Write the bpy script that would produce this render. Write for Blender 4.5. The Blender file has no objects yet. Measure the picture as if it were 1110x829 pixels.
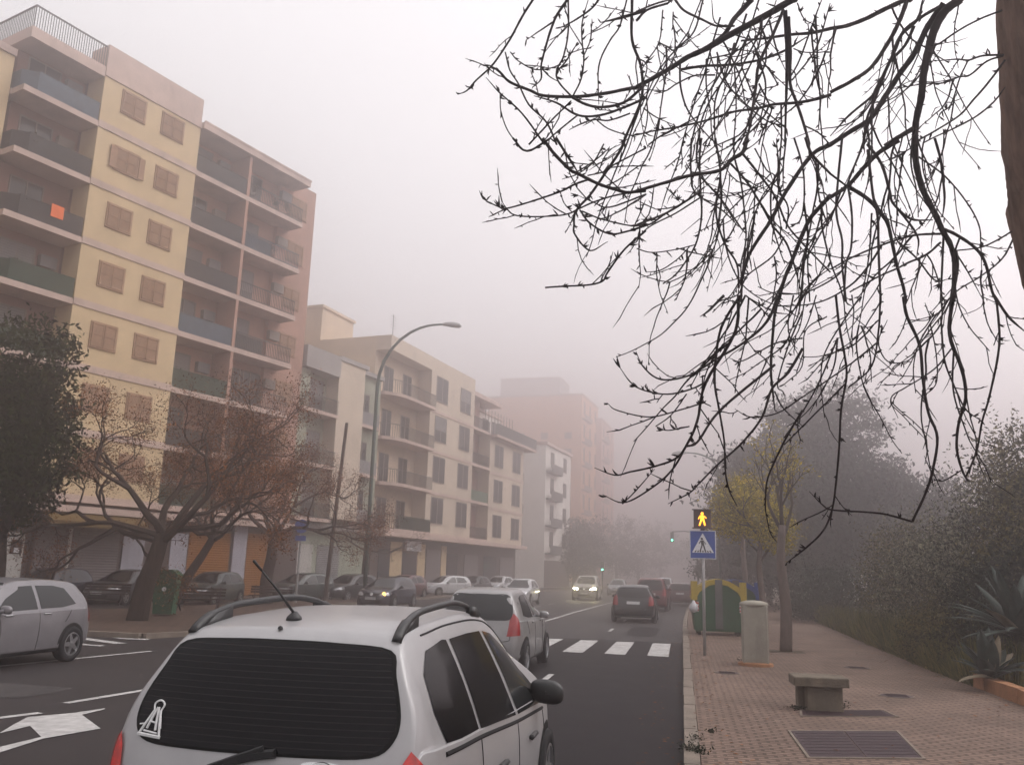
import bpy, math, random
import numpy as np
from mathutils import Vector, Matrix, noise
from mathutils.bvhtree import BVHTree
R = math.radians
random.seed(7)
scene = bpy.context.scene
COL = scene.collection

# ------------------------------------------------------------ camera geometry (measured from the place)
FPX, PCX, PCY = 941.0, 555.0, 414.5
PITCH, ROLL, YAW, EYE = R(12.3), R(1.7), R(11.2), 1.85
cF = Vector((-math.sin(YAW)*math.cos(PITCH), math.cos(YAW)*math.cos(PITCH), math.sin(PITCH)))
_r = Vector((math.cos(YAW), math.sin(YAW), 0)); _u = _r.cross(cF)
cR = _r*math.cos(ROLL)+_u*math.sin(ROLL); cU = -_r*math.sin(ROLL)+_u*math.cos(ROLL)
O = Vector((0, 0, EYE))
def ray(px, py): return cF+cR*((px-PCX)/FPX)-cU*((py-PCY)/FPX)
def gp(px, py, z=0.0):
    d = ray(px, py); return O+d*((z-EYE)/d.z)
def atY(px, py, Y):
    d = ray(px, py); return O+d*(Y/d.y)
def atD(px, py, D): return O+ray(px, py)*D

# ------------------------------------------------------------ helpers
class MB:
    def __init__(s): s.v = []; s.f = []; s.m = []
    def add(s, vs, fs, mi=0):
        b = len(s.v); s.v += [tuple(p) for p in vs]; s.f += [tuple(i+b for i in f) for f in fs]; s.m += [mi]*len(fs)
    def box(s, a, b, mi=0, bev=0.0):
        x0, y0, z0 = [min(a[i], b[i]) for i in range(3)]; x1, y1, z1 = [max(a[i], b[i]) for i in range(3)]
        vs = [(x0,y0,z0),(x1,y0,z0),(x1,y1,z0),(x0,y1,z0),(x0,y0,z1),(x1,y0,z1),(x1,y1,z1),(x0,y1,z1)]
        s.add(vs, [(0,3,2,1),(4,5,6,7),(0,1,5,4),(1,2,6,5),(2,3,7,6),(3,0,4,7)], mi)
    def prism(s, pts, z0, z1, mi=0):
        n = len(pts)
        s.add([(p[0],p[1],z0) for p in pts]+[(p[0],p[1],z1) for p in pts],
              [tuple(range(n-1,-1,-1)), tuple(range(n,2*n))]+[(i,(i+1)%n,n+(i+1)%n,n+i) for i in range(n)], mi)
    def slab_xz(s, pts, y0, y1, mi=0):      # polygon in x,z extruded along y
        n = len(pts)
        s.add([(p[0],y0,p[1]) for p in pts]+[(p[0],y1,p[1]) for p in pts],
              [tuple(range(n)), tuple(range(2*n-1,n-1,-1))]+[(i,n+i,n+(i+1)%n,(i+1)%n) for i in range(n)], mi)
    def tube(s, pts, rs, seg=6, mi=0, cap=True):
        pts = [Vector(p) for p in pts]; n = len(pts)
        if not isinstance(rs, (list, tuple)): rs = [rs]*n
        b = len(s.v); prev = None
        for i, p in enumerate(pts):
            t = (pts[min(i+1, n-1)]-pts[max(i-1, 0)])
            if t.length < 1e-9: t = Vector((0, 0, 1))
            t.normalize()
            if prev is None:
                a = Vector((0, 0, 1)) if abs(t.z) < .9 else Vector((1, 0, 0)); x = t.cross(a).normalized()
            else:
                x = (prev-t*prev.dot(t))
                x = x.normalized() if x.length > 1e-6 else t.orthogonal().normalized()
            prev = x; y = t.cross(x)
            for k in range(seg):
                an = 2*math.pi*k/seg
                s.v.append(tuple(p+(x*math.cos(an)+y*math.sin(an))*rs[i]))
        for i in range(n-1):
            for k in range(seg):
                k2 = (k+1) % seg
                s.f.append((b+i*seg+k, b+i*seg+k2, b+(i+1)*seg+k2, b+(i+1)*seg+k)); s.m.append(mi)
        if cap:
            s.f.append(tuple(b+k for k in range(seg-1, -1, -1))); s.m.append(mi)
            s.f.append(tuple(b+(n-1)*seg+k for k in range(seg))); s.m.append(mi)
    def lathe(s, prof, seg=24, axis='z', c=(0,0,0), mi=0, caps=True):
        b = len(s.v); n = len(prof)
        for (r, h) in prof:
            for k in range(seg):
                an = 2*math.pi*k/seg; a, d = r*math.cos(an), r*math.sin(an)
                p = {'z': (a,d,h), 'x': (h,a,d), 'y': (a,h,d)}[axis]
                s.v.append((p[0]+c[0], p[1]+c[1], p[2]+c[2]))
        for i in range(n-1):
            for k in range(seg):
                k2 = (k+1) % seg; s.f.append((b+i*seg+k, b+i*seg+k2, b+(i+1)*seg+k2, b+(i+1)*seg+k)); s.m.append(mi)
        if caps:
            s.f.append(tuple(b+k for k in range(seg))); s.m.append(mi)
            s.f.append(tuple(b+(n-1)*seg+k for k in range(seg))); s.m.append(mi)
    def build(s, name, mats, parent=None, smooth=False, loc=None, fix=True):
        me = bpy.data.meshes.new(name); me.from_pydata(s.v, [], s.f)
        if not isinstance(mats, (list, tuple)): mats = [mats]
        for m in mats: me.materials.append(m)
        if len(mats) > 1: me.polygons.foreach_set('material_index', s.m)
        if smooth: me.polygons.foreach_set('use_smooth', [True]*len(me.polygons))
        me.update()
        if fix:
            import bmesh
            bm = bmesh.new(); bm.from_mesh(me); bmesh.ops.recalc_face_normals(bm, faces=bm.faces); bm.to_mesh(me); bm.free()
        o = bpy.data.objects.new(name, me); COL.objects.link(o)
        if parent: o.parent = parent
        if loc is not None: o.location = loc
        return o
def tag(o, label=None, cat=None, group=None, kind=None):
    if label: o['label'] = label
    if cat: o['category'] = cat
    if group: o['group'] = group
    if kind: o['kind'] = kind
    return o
def thing(name, label, cat, loc=(0,0,0), rz=0.0, group=None):
    o = bpy.data.objects.new(name, None); COL.objects.link(o); o.empty_display_size = .2
    o.location = loc; o.rotation_euler = (0, 0, rz); return tag(o, label, cat, group)
def copy_part(o, parent, loc=None):
    c = o.copy(); COL.objects.link(c); c.parent = parent
    if loc is not None: c.location = loc
    for ch in list(o.children): copy_part(ch, c)
    return c
def cr(pts, n=4):
    """catmull-rom through points (any dimension)"""
    P = [np.array(p, float) for p in pts]
    if len(P) < 3: return [tuple(p) for p in P]
    P = [2*P[0]-P[1]]+P+[2*P[-1]-P[-2]]; out = []
    for i in range(1, len(P)-2):
        for k in range(n):
            t = k/n
            out.append(tuple(.5*((2*P[i])+(-P[i-1]+P[i+1])*t+(2*P[i-1]-5*P[i]+4*P[i+1]-P[i+2])*t*t+(-P[i-1]+3*P[i]-3*P[i+1]+P[i+2])*t**3)))
    out.append(tuple(P[-2])); return out
def closed_cr(pts, n=4):
    P = [np.array(p, float) for p in pts]; N = len(P); out = []
    for i in range(N):
        a, b, c, d = P[i-1], P[i], P[(i+1) % N], P[(i+2) % N]
        for k in range(n):
            t = k/n; out.append(tuple(.5*((2*b)+(-a+c)*t+(2*a-5*b+4*c-d)*t*t+(-a+3*b-3*c+d)*t**3)))
    return out
def dens(pts, n=4):
    out = []
    for i in range(len(pts)):
        a = np.array(pts[i], float); b = np.array(pts[(i+1) % len(pts)], float)
        for k in range(n): out.append(tuple(a+(b-a)*k/n))
    return out

# ------------------------------------------------------------ materials
def mat(name, col, rough=.8, metal=0.0, var=.12, scale=3.0, bump=0.0, bscale=30.0, emit=None, estr=0.0, spec=.5, coat=0.0, stain=0.0, stain_col=(.05,.045,.04), detail=6.0, stretch=None):
    m = bpy.data.materials.new(name); m.use_nodes = True; nt = m.node_tree; N = nt.nodes; L = nt.links
    b = N['Principled BSDF']; b.inputs['Roughness'].default_value = rough; b.inputs['Metallic'].default_value = metal
    b.inputs['Specular IOR Level'].default_value = spec if rough < .55 else min(spec,.18); b.inputs['Coat Weight'].default_value = coat
    b.inputs['Coat Roughness'].default_value = .08
    tc = N.new('ShaderNodeTexCoord'); src = tc.outputs['Object']
    if stretch:
        mp = N.new('ShaderNodeMapping'); mp.inputs['Scale'].default_value = stretch; L.new(src, mp.inputs['Vector']); src = mp.outputs['Vector']
    out = None
    if var > 0:
        n = N.new('ShaderNodeTexNoise'); n.inputs['Scale'].default_value = scale; n.inputs['Detail'].default_value = detail; n.inputs['Roughness'].default_value = .6
        L.new(src, n.inputs['Vector'])
        r = N.new('ShaderNodeMapRange'); r.inputs['From Min'].default_value = .3; r.inputs['From Max'].default_value = .7
        r.inputs['To Min'].default_value = 1-var; r.inputs['To Max'].default_value = 1+var; L.new(n.outputs['Fac'], r.inputs['Value'])
        mx = N.new('ShaderNodeVectorMath'); mx.operation = 'SCALE'; mx.inputs[0].default_value = col; L.new(r.outputs['Result'], mx.inputs['Scale'])
        out = mx.outputs['Vector']
        rr = N.new('ShaderNodeMapRange'); rr.inputs['To Min'].default_value = max(.02, rough-.08); rr.inputs['To Max'].default_value = min(1, rough+.08)
        L.new(n.outputs['Fac'], rr.inputs['Value']); L.new(rr.outputs['Result'], b.inputs['Roughness'])
    if stain > 0:
        n2 = N.new('ShaderNodeTexNoise'); n2.inputs['Scale'].default_value = scale*.35; n2.inputs['Detail'].default_value = 9; n2.inputs['Roughness'].default_value = .7
        mp2 = N.new('ShaderNodeMapping'); mp2.inputs['Scale'].default_value = (1, 1, .25); L.new(tc.outputs['Object'], mp2.inputs['Vector']); L.new(mp2.outputs['Vector'], n2.inputs['Vector'])
        r2 = N.new('ShaderNodeMapRange'); r2.inputs['From Min'].default_value = .5; r2.inputs['From Max'].default_value = .72; r2.inputs['To Min'].default_value = 0; r2.inputs['To Max'].default_value = stain
        L.new(n2.outputs['Fac'], r2.inputs['Value'])
        mm = N.new('ShaderNodeMix'); mm.data_type = 'RGBA'; mm.inputs['B'].default_value = (*stain_col, 1)
        mm.inputs['A'].default_value = (*col, 1)
        if out: L.new(out, mm.inputs['A'])
        L.new(r2.outputs['Result'], mm.inputs['Factor']); out = mm.outputs['Result']
    if out: L.new(out, b.inputs['Base Color'])
    else: b.inputs['Base Color'].default_value = (*col, 1)
    if bump > 0:
        nb = N.new('ShaderNodeTexNoise'); nb.inputs['Scale'].default_value = bscale; nb.inputs['Detail'].default_value = 5; L.new(src, nb.inputs['Vector'])
        bp = N.new('ShaderNodeBump'); bp.inputs['Strength'].default_value = bump; bp.inputs['Distance'].default_value = .02
        L.new(nb.outputs['Fac'], bp.inputs['Height']); L.new(bp.outputs['Normal'], b.inputs['Normal'])
    if emit: b.inputs['Emission Color'].default_value = (*emit, 1); b.inputs['Emission Strength'].default_value = estr
    return m
def leafmat(name, col, var=.45, scale=1.2, rough=.6, col2=None, pos=(.35,.95)):
    m = mat(name, col, .8, var=0, spec=.05); nt = m.node_tree; N = nt.nodes; L = nt.links; b = N['Principled BSDF']
    g = N.new('ShaderNodeNewGeometry'); tc = N.new('ShaderNodeTexCoord')
    n = N.new('ShaderNodeTexNoise'); n.inputs['Scale'].default_value = scale; n.inputs['Detail'].default_value = 3; L.new(tc.outputs['Object'], n.inputs['Vector'])
    a = N.new('ShaderNodeMath'); a.operation = 'ADD'; L.new(g.outputs['Random Per Island'], a.inputs[0]); L.new(n.outputs['Fac'], a.inputs[1])
    cr_ = N.new('ShaderNodeValToRGB'); e = cr_.color_ramp.elements
    e[0].position = pos[0]; e[0].color = (*[c*(1-var) for c in col], 1); e[1].position = pos[1]; e[1].color = (*(col2 or [min(1, c*(1+var)) for c in col]), 1)
    h = N.new('ShaderNodeMath'); h.operation = 'MULTIPLY'; h.inputs[1].default_value = .6; L.new(a.outputs[0], h.inputs[0])
    L.new(h.outputs[0], cr_.inputs['Fac']); L.new(cr_.outputs['Color'], b.inputs['Base Color'])
    return m
def glowmat(name, col, s, base=None): return mat(name, base or col, .4, var=0, emit=col, estr=s)

M = {}
M['asphalt'] = mat('asphalt', (.025,.0205,.0205), .62, var=.22, scale=1.1, bump=.35, bscale=90, stain=.35, stain_col=(.03,.028,.03), detail=10)
M['asphalt_new'] = mat('asphalt_new', (.012,.0098,.011), .6, var=.2, scale=1.5, bump=.35, bscale=90, detail=10)
M['asphalt_old'] = mat('worn_asphalt', (.05,.045,.044), .7, var=.25, scale=2, bump=.4, bscale=70, stain=.4, stain_col=(.025,.022,.024), detail=10, spec=.2)
M['soil'] = mat('soil', (.07,.055,.04), .95, var=.3, scale=.6, bump=.6, bscale=8)
M['paint'] = mat('road_paint', (.4,.39,.38), .7, var=.25, scale=6, stain=.65, stain_col=(.12,.11,.11), detail=10)
M['kerb'] = mat('kerb_stone', (.17,.14,.115), .85, var=.25, scale=3, bump=.3, bscale=30, stain=.5)
for _k,_s in (('asphalt',.22),('asphalt_new',.07),): M[_k].node_tree.nodes['Principled BSDF'].inputs['Specular IOR Level'].default_value = _s
M['concrete'] = mat('concrete', (.125,.105,.08), .9, var=.3, scale=5, bump=.5, bscale=40, stain=.6)
M['cabinet'] = mat('cabinet_paint', (.27,.25,.21), .7, var=.15, scale=4, stain=.5, bump=.15, bscale=50)
M['iron'] = mat('cast_iron', (.04,.026,.03), .65, metal=.3, var=.3, scale=8, bump=.3, bscale=60)
M['metalgrey'] = mat('galvanised_metal', (.34,.33,.33), .5, metal=.1, var=.15, scale=8)
M['lampgreen'] = mat('lamp_green_paint', (.05,.085,.07), .5, metal=.2, var=.2, scale=3)
M['rustpole'] = mat('brown_pole', (.07,.05,.04), .8, var=.25, scale=3)
M['yellowwall'] = mat('yellow_render', (.56,.425,.26), .9, var=.1, scale=.7, stain=.35, stain_col=(.3,.22,.14), bump=.1)
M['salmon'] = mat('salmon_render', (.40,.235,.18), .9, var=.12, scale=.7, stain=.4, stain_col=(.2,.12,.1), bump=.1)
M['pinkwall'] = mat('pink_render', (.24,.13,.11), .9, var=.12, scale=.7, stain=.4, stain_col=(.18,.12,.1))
M['band'] = mat('band_render', (.5,.38,.33), .9, var=.12, scale=1.2, stain=.5, stain_col=(.2,.15,.13))
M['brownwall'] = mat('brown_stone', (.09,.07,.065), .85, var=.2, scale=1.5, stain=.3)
M['beige'] = mat('beige_render', (.55,.46,.37), .9, var=.12, scale=.6, stain=.45, stain_col=(.25,.2,.16))
M['cream'] = mat('cream_render', (.58,.47,.36), .9, var=.1, scale=.6, stain=.4, stain_col=(.28,.22,.17))
M['greenwall'] = mat('greenish_render', (.31,.33,.26), .9, var=.12, scale=.6, stain=.4, stain_col=(.15,.15,.12))
M['whitewall'] = mat('white_render', (.74,.70,.65), .9, var=.08, scale=.5, stain=.4, stain_col=(.35,.32,.29))
M['orangewall'] = mat('orange_render', (.7,.36,.2), .9, var=.1, scale=.4, stain=.3, stain_col=(.35,.2,.13))
M['rosewall'] = mat('rose_render', (.6,.34,.28), .9, var=.1, scale=.4, stain=.3, stain_col=(.3,.18,.15))
M['greywall'] = mat('grey_render', (.3,.28,.27), .9, var=.1, scale=.4)
M['shutterbrown'] = mat('brown_shutter', (.30,.18,.115), .75, var=.2, scale=3)
M['winframe'] = mat('window_frame', (.2,.17,.15), .6, var=.1)
M['glass'] = mat('window_glass', (.018,.02,.025), .12, var=.15, scale=1, spec=.35)
M['blind'] = mat('roller_blind', (.2,.195,.2), .7, var=.15, scale=2)
M['raildark'] = mat('dark_railing', (.022,.024,.026), .6, var=.2)
M['railgreen'] = mat('green_railing', (.015,.04,.026), .6, var=.25)
M['railblue'] = mat('blue_railing', (.06,.085,.11), .6, var=.25)
M['railgrey'] = mat('grey_railing', (.07,.07,.07), .6, var=.25)
M['orangeshutter'] = mat('orange_rolling_shutter', (.24,.088,.008), .6, var=.12, scale=2, stain=.3, stain_col=(.2,.09,.02))
M['greyshutter'] = mat('grey_rolling_shutter', (.16,.14,.14), .6, var=.15, scale=2, stain=.3)
M['paledoor'] = mat('pale_door', (.34,.33,.37), .6, var=.12, stain=.3)
M['whitedoor'] = mat('white_door', (.5,.48,.45), .6, var=.1, stain=.3)
M['awning'] = mat('awning_cloth', (.12,.075,.025), .85, var=.3, scale=4)
M['graffiti'] = mat('graffiti_paint', (.04,.03,.035), .7, var=.2)
M['laundry'] = mat('orange_cloth', (.75,.16,.05), .85, var=.15)
M['bark'] = mat('bark', (.042,.029,.023), .95, var=.4, scale=14, bump=1.0, bscale=26, stretch=(1,1,.18), stain=.4, stain_col=(.03,.022,.02))
M['trunkbark'] = mat('near_trunk_bark', (.18,.115,.085), .95, var=.4, scale=16, bump=1.0, bscale=22, stretch=(1,1,.16), stain=.6, stain_col=(.03,.022,.018))
M['twig'] = mat('dark_twig', (.013,.007,.008), .8, var=.3, scale=20)
M['palebark'] = mat('pale_bark', (.11,.085,.075), .9, var=.3, scale=10, bump=.6, bscale=30, stretch=(1,1,.3))
M['rust_leaf'] = leafmat('rusty_leaves', (.13,.045,.02), var=.6, col2=(.31,.12,.035))
M['ever_leaf'] = leafmat('dark_evergreen_leaves', (.012,.018,.007), var=.6, col2=(.045,.06,.018))
M['pine_leaf'] = leafmat('pine_foliage', (.022,.03,.024), var=.5)
M['far_leaf'] = leafmat('distant_foliage', (.03,.042,.03), var=.5)
M['yellow_leaf'] = leafmat('yellow_green_leaves', (.19,.18,.02), var=.5, col2=(.6,.44,.03))
M['shrub_leaf'] = leafmat('grey_green_leaves', (.017,.026,.008), var=.6, scale=2.2, col2=(.34,.32,.22), pos=(.5,.98))
M['shrub_leaf2'] = leafmat('olive_leaves', (.028,.038,.01), var=.6, scale=2.5, col2=(.2,.16,.06), pos=(.45,.95))
M['dark_leaf'] = leafmat('deep_green_leaves', (.014,.02,.012), var=.5)
M['agave'] = mat('agave_blade', (.035,.05,.042), .55, var=.3, scale=5)
M['agave_dry'] = mat('dry_agave_blade', (.24,.2,.14), .8, var=.3, scale=5)
M['grass'] = leafmat('grass_blades', (.05,.085,.018), var=.5, col2=(.19,.16,.05))
M['ochre_stone'] = mat('ochre_stone', (.27,.13,.065), .9, var=.3, scale=4, bump=.6, bscale=20, stain=.5, stain_col=(.09,.06,.04))
M['tyre'] = mat('tyre_rubber', (.014,.014,.015), .8, var=.2)
M['rim'] = mat('alloy_rim', (.35,.35,.36), .35, metal=.9, var=.1)
M['blackplastic'] = mat('black_plastic', (.013,.013,.014), .45, var=.15)
M['carglass'] = mat('tinted_car_glass', (.003,.003,.004), .09, var=0, spec=.13)
M['heated_glass'] = mat('heated_rear_glass', (.004,.004,.005), .09, var=0, spec=.15)
_n = M['heated_glass'].node_tree.nodes; _l = M['heated_glass'].node_tree.links; _w = _n.new('ShaderNodeTexWave'); _w.bands_direction = 'Z'; _w.inputs['Scale'].default_value = 11; _w.inputs['Distortion'].default_value = 0
_t = _n.new('ShaderNodeTexCoord'); _l.new(_t.outputs['Object'], _w.inputs['Vector']); _r = _n.new('ShaderNodeValToRGB'); _r.color_ramp.elements[0].position = .9; _r.color_ramp.elements[0].color = (.003,.003,.004,1); _r.color_ramp.elements[1].color = (.014,.011,.012,1)
_l.new(_w.outputs['Fac'], _r.inputs['Fac']); _l.new(_r.outputs['Color'], _n['Principled BSDF'].inputs['Base Color'])
M['carglass_lit'] = mat('clear_car_glass', (.012,.014,.015), .1, var=.2, scale=1.5, spec=.35)
M['gap'] = mat('panel_gap', (.008,.008,.008), .8, var=0)
M['redlens'] = mat('red_tail_lens', (.26,.01,.012), .12, var=.15, scale=12, coat=.5)
M['redlens_lit'] = mat('lit_red_tail_lens', (.32,.006,.004), .12, var=.5, scale=26, coat=.6, emit=(1,.035,.012), estr=.07)
M['clearlens'] = mat('clear_lens', (.5,.5,.52), .12, metal=.5, var=.1)
M['headlit'] = glowmat('lit_headlamp', (1,.90,.5), 110)
M['headdim'] = glowmat('dim_headlamp', (.8,.85,1), .8)
M['amber'] = glowmat('lit_indicator', (1,.5,.08), 7)
M['plate'] = mat('number_plate', (.5,.5,.5), .5, var=.1)
M['chrome'] = mat('chrome', (.6,.6,.6), .2, metal=1, var=0)
M['sticker'] = mat('white_sticker', (.62,.62,.62), .6, var=.15, scale=20)
M['signblue'] = mat('sign_blue', (.015,.06,.28), .4, var=.1)
M['signwhite'] = mat('sign_white', (.68,.68,.70), .4, var=.06)
M['signblack'] = mat('sign_black', (.015,.015,.02), .5, var=0)
M['ambersig'] = glowmat('amber_walking_signal', (1,.36,.02), 3.0)
M['greensig'] = glowmat('green_signal', (.15,1,.55), 9)
M['redside'] = mat('signal_housing', (.05,.02,.015), .5, var=.2)
M['cgreen'] = mat('container_green', (.004,.065,.024), .5, var=.2, scale=3, stain=.3)
M['cyellow'] = mat('container_yellow', (.38,.27,.015), .5, var=.15, scale=3, stain=.3, stain_col=(.3,.2,.03))
M['cblue'] = mat('container_blue', (.02,.06,.25), .5, var=.15)
M['cgrey'] = mat('container_grey', (.10,.10,.10), .6, var=.15)
M['redrefl'] = mat('red_reflector', (.5,.03,.02), .4, var=0)
M['bag'] = mat('plastic_bag', (.5,.5,.52), .4, var=.2)
M['woodslat'] = mat('dark_wood_slat', (.035,.022,.018), .7, var=.3, scale=6)
def paintmat(name, col, rough=.28, metal=.0): return mat(name, col, rough, metal=metal, var=.10, scale=2.2, coat=.35, spec=.4, stain=.22, stain_col=(.10,.085,.075))
M['silver'] = paintmat('silver_car_paint', (.325,.32,.325), .36, .25)
M['silver2'] = paintmat('warm_silver_paint', (.25,.245,.245), .3, .35)
M['silverleft'] = paintmat('grey_silver_paint', (.18,.172,.182), .32, .35)
M['whitecar'] = paintmat('white_car_paint', (.45,.45,.46), .3)
M['blackcar'] = paintmat('dark_blue_black_paint', (.018,.018,.028), .22)
M['darkcar'] = paintmat('black_car_paint', (.013,.015,.018), .3)
M['greencar'] = paintmat('dark_green_car_paint', (.02,.03,.028), .3)
M['maroon'] = paintmat('maroon_car_paint', (.07,.015,.02), .3)
M['redcar'] = paintmat('red_car_paint', (.09,.01,.014), .3)
M['greycar'] = paintmat('grey_blue_car_paint', (.12,.14,.16), .3)
M['beigecar'] = paintmat('beige_car_paint', (.25,.24,.225), .3)

# sidewalk tiles
def tiles(name, c1, c2, mortar, sc, bw=.5, bh=.25, var=.3):
    m = mat(name, c1, .85, var=0); nt = m.node_tree; N = nt.nodes; L = nt.links; b = N['Principled BSDF']
    tc = N.new('ShaderNodeTexCoord'); br = N.new('ShaderNodeTexBrick'); br.inputs['Scale'].default_value = sc
    br.inputs['Color1'].default_value = (*c1,1); br.inputs['Color2'].default_value = (*c2,1); br.inputs['Mortar'].default_value = (*mortar,1)
    br.inputs['Mortar Size'].default_value = .02; br.inputs['Brick Width'].default_value = bw; br.inputs['Row Height'].default_value = bh; br.inputs['Bias'].default_value = -.2
    L.new(tc.outputs['Object'], br.inputs['Vector'])
    n = N.new('ShaderNodeTexNoise'); n.inputs['Scale'].default_value = .9; n.inputs['Detail'].default_value = 10; n.inputs['Roughness'].default_value = .65; L.new(tc.outputs['Object'], n.inputs['Vector'])
    r = N.new('ShaderNodeMapRange'); r.inputs['From Min'].default_value = .3; r.inputs['From Max'].default_value = .7; r.inputs['To Min'].default_value = 1-var; r.inputs['To Max'].default_value = 1+var; L.new(n.outputs['Fac'], r.inputs['Value'])
    n2 = N.new('ShaderNodeTexNoise'); n2.inputs['Scale'].default_value = 9; n2.inputs['Detail'].default_value = 8; L.new(tc.outputs['Object'], n2.inputs['Vector'])
    r2 = N.new('ShaderNodeMapRange'); r2.inputs['From Min'].default_value = .35; r2.inputs['From Max'].default_value = .75; r2.inputs['To Min'].default_value = 1.12; r2.inputs['To Max'].default_value = .72; L.new(n2.outputs['Fac'], r2.inputs['Value'])
    mu = N.new('ShaderNodeMath'); mu.operation = 'MULTIPLY'; L.new(r.outputs[0], mu.inputs[0]); L.new(r2.outputs[0], mu.inputs[1])
    s = N.new('ShaderNodeVectorMath'); s.operation = 'SCALE'; L.new(br.outputs['Color'], s.inputs[0]); L.new(mu.outputs[0], s.inputs['Scale']); L.new(s.outputs['Vector'], b.inputs['Base Color'])
    bp = N.new('ShaderNodeBump'); bp.inputs['Strength'].default_value = .5; bp.inputs['Distance'].default_value = .01; bp.invert = True
    ad = N.new('ShaderNodeMath'); ad.operation = 'ADD'; L.new(br.outputs['Fac'], ad.inputs[0]); L.new(n2.outputs['Fac'], ad.inputs[1]); L.new(ad.outputs[0], bp.inputs['Height']); L.new(bp.outputs['Normal'], b.inputs['Normal'])
    return m
M['tiles'] = tiles('pavement_tiles', (.185,.128,.1), (.15,.104,.08), (.075,.052,.041), 1.0, .2, .1)
M['plaza'] = tiles('plaza_paving', (.085,.055,.041), (.07,.046,.034), (.03,.022,.017), 1.0, .4, .4)

def leaf_quad(mb, c, size, rng, thick=0):
    u = Vector((rng.gauss(0,1),rng.gauss(0,1),rng.gauss(0,1))).normalized(); v = u.orthogonal().normalized()
    an = rng.uniform(0,6.28); v = v*math.cos(an)+u.cross(v)*math.sin(an)
    l = size*rng.uniform(.7,1.3); w = l*.4
    w_ = u.cross(v)*w; b = len(mb.v)
    mb.v += [tuple(c-v*l*.5), tuple(c+w_*.5), tuple(c+v*l*.5), tuple(c-w_*.5)]; mb.f.append((b,b+1,b+2,b+3)); mb.m.append(0)
def foliage(mb, blobs, n, size, rng, clump=.35, nclump=14, hollow=.35):
    """leaf clumps scattered through overlapping ellipsoids"""
    tot = sum(b[1][0]*b[1][1]*b[1][2] for b in blobs)
    for (c, r) in blobs:
        k = int(n*(r[0]*r[1]*r[2])/tot/nclump)
        for _ in range(k):
            d = Vector((rng.gauss(0,1),rng.gauss(0,1),rng.gauss(0,1))).normalized()*(hollow+(1-hollow)*rng.random()**.5)
            d *= 1+.35*noise.noise(d*2.2+Vector(c))
            p = Vector((c[0]+d.x*r[0],c[1]+d.y*r[1],c[2]+d.z*r[2])); q = clump*rng.uniform(.5,1.2)
            for _ in range(nclump):
                leaf_quad(mb, p+Vector((rng.gauss(0,q),rng.gauss(0,q),rng.gauss(0,q*.7))), size, rng)
# ------------------------------------------------------------ ground, road, pavements
mb = MB(); mb.add([(-480,-60,-.03),(480,-60,-.03),(480,640,-.03),(-480,640,-.03)], [(0,1,2,3)])
tag(mb.build('ground', M['soil']), kind='structure')
def strip(name, L_, R_, z, m, thick=0.0, kind='structure'):
    b = MB(); n = len(L_)
    b.add([(p[0],p[1],z) for p in L_]+[(p[0],p[1],z) for p in R_], [(i,n+i,n+i+1,i+1) for i in range(n-1)])
    if thick:
        b.add([(p[0],p[1],z) for p in L_]+[(p[0],p[1],z-thick) for p in L_], [(i,i+1,n+i+1,n+i) for i in range(n-1)])
        b.add([(p[0],p[1],z) for p in R_]+[(p[0],p[1],z-thick) for p in R_], [(i,n+i,n+i+1,i+1) for i in range(n-1)])
        b.add([(L_[0][0],L_[0][1],z),(R_[0][0],R_[0][1],z),(R_[0][0],R_[0][1],z-thick),(L_[0][0],L_[0][1],z-thick)], [(0,3,2,1)])
    return tag(b.build(name, m), kind=kind)
# the avenue bends gently to the right far away
def bend(y): return 0.0 if y < 30 else (y-30)**2*.00055
YS = [-30,0,10,20,25,30,40,50,60,75,90,110,140,180,240,320,420]
strip('road', [(-34,y) for y in YS], [(bend(y)+.0,y) for y in YS], 0, M['asphalt'])
# darker, newer asphalt around the crossing and before it in our two lanes
b = MB(); b.add([(-5.1,-12,.004),(-.01,-12,.004),(-.01,26.3,.004),(-5.1,26.3,.004)], [(0,1,2,3)]); tag(b.build('new_asphalt_lane', M['asphalt_new']), kind='structure')
strip('pavement', [(bend(y)+.16,y) for y in YS], [(bend(y)+5.0+(max(0,y-20)*.03),y) for y in YS], .12, M['tiles'], .15)
# kerb stones of the right pavement
kb = MB(); y = -8.0
while y < 120:
    x = bend(y+.5); j = random.uniform(-.006,.006); kb.box((x+.0+j,y+.008,-.02),(x+.155+j,y+.992,.125+random.uniform(-.004,.004))); y += 1
tag(kb.build('kerb', M['kerb']), kind='structure')
# far pavement / plaza on the left with the tree row, and its kerb
PL = [(-16.6,20.9),(-14.6,20.0),(-13.0,20.0),(-12.55,21.2),(-12.7,27),(-13.6,30),(-16.2,33),(-16.3,40),(-16.0,60),(-14.9,80),(-12.6,105),(-8.5,140),(-2,180),(4,200)]
PR = [(-21.5,24.0),(-21.3,24.2),(-21.1,24.4),(-21,24.6),(-20.5,28),(-20.4,30),(-20.2,33),(-19.0,40),(-18.9,60),(-17.4,80),(-15.1,105),(-11,140),(-5,180),(1,200)]
strip('far_pavement', PR, PL, .12, M['plaza'], .15)
kb = MB()
for (a, c) in zip(PL[:-1], PL[1:]):
    a = Vector((*a,0)); c = Vector((*c,0)); n = max(1, int((c-a).length)); d = (c-a)/n; t = d.normalized(); nn = Vector((t.y,-t.x,0))
    for i in range(n):
        p = a+d*i+t*.01; q = a+d*(i+1)-t*.01
        kb.prism([p, q, q+nn*.15, p+nn*.15], -.02, .126)
tag(kb.build('far_kerb', M['kerb']), kind='structure')
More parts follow.
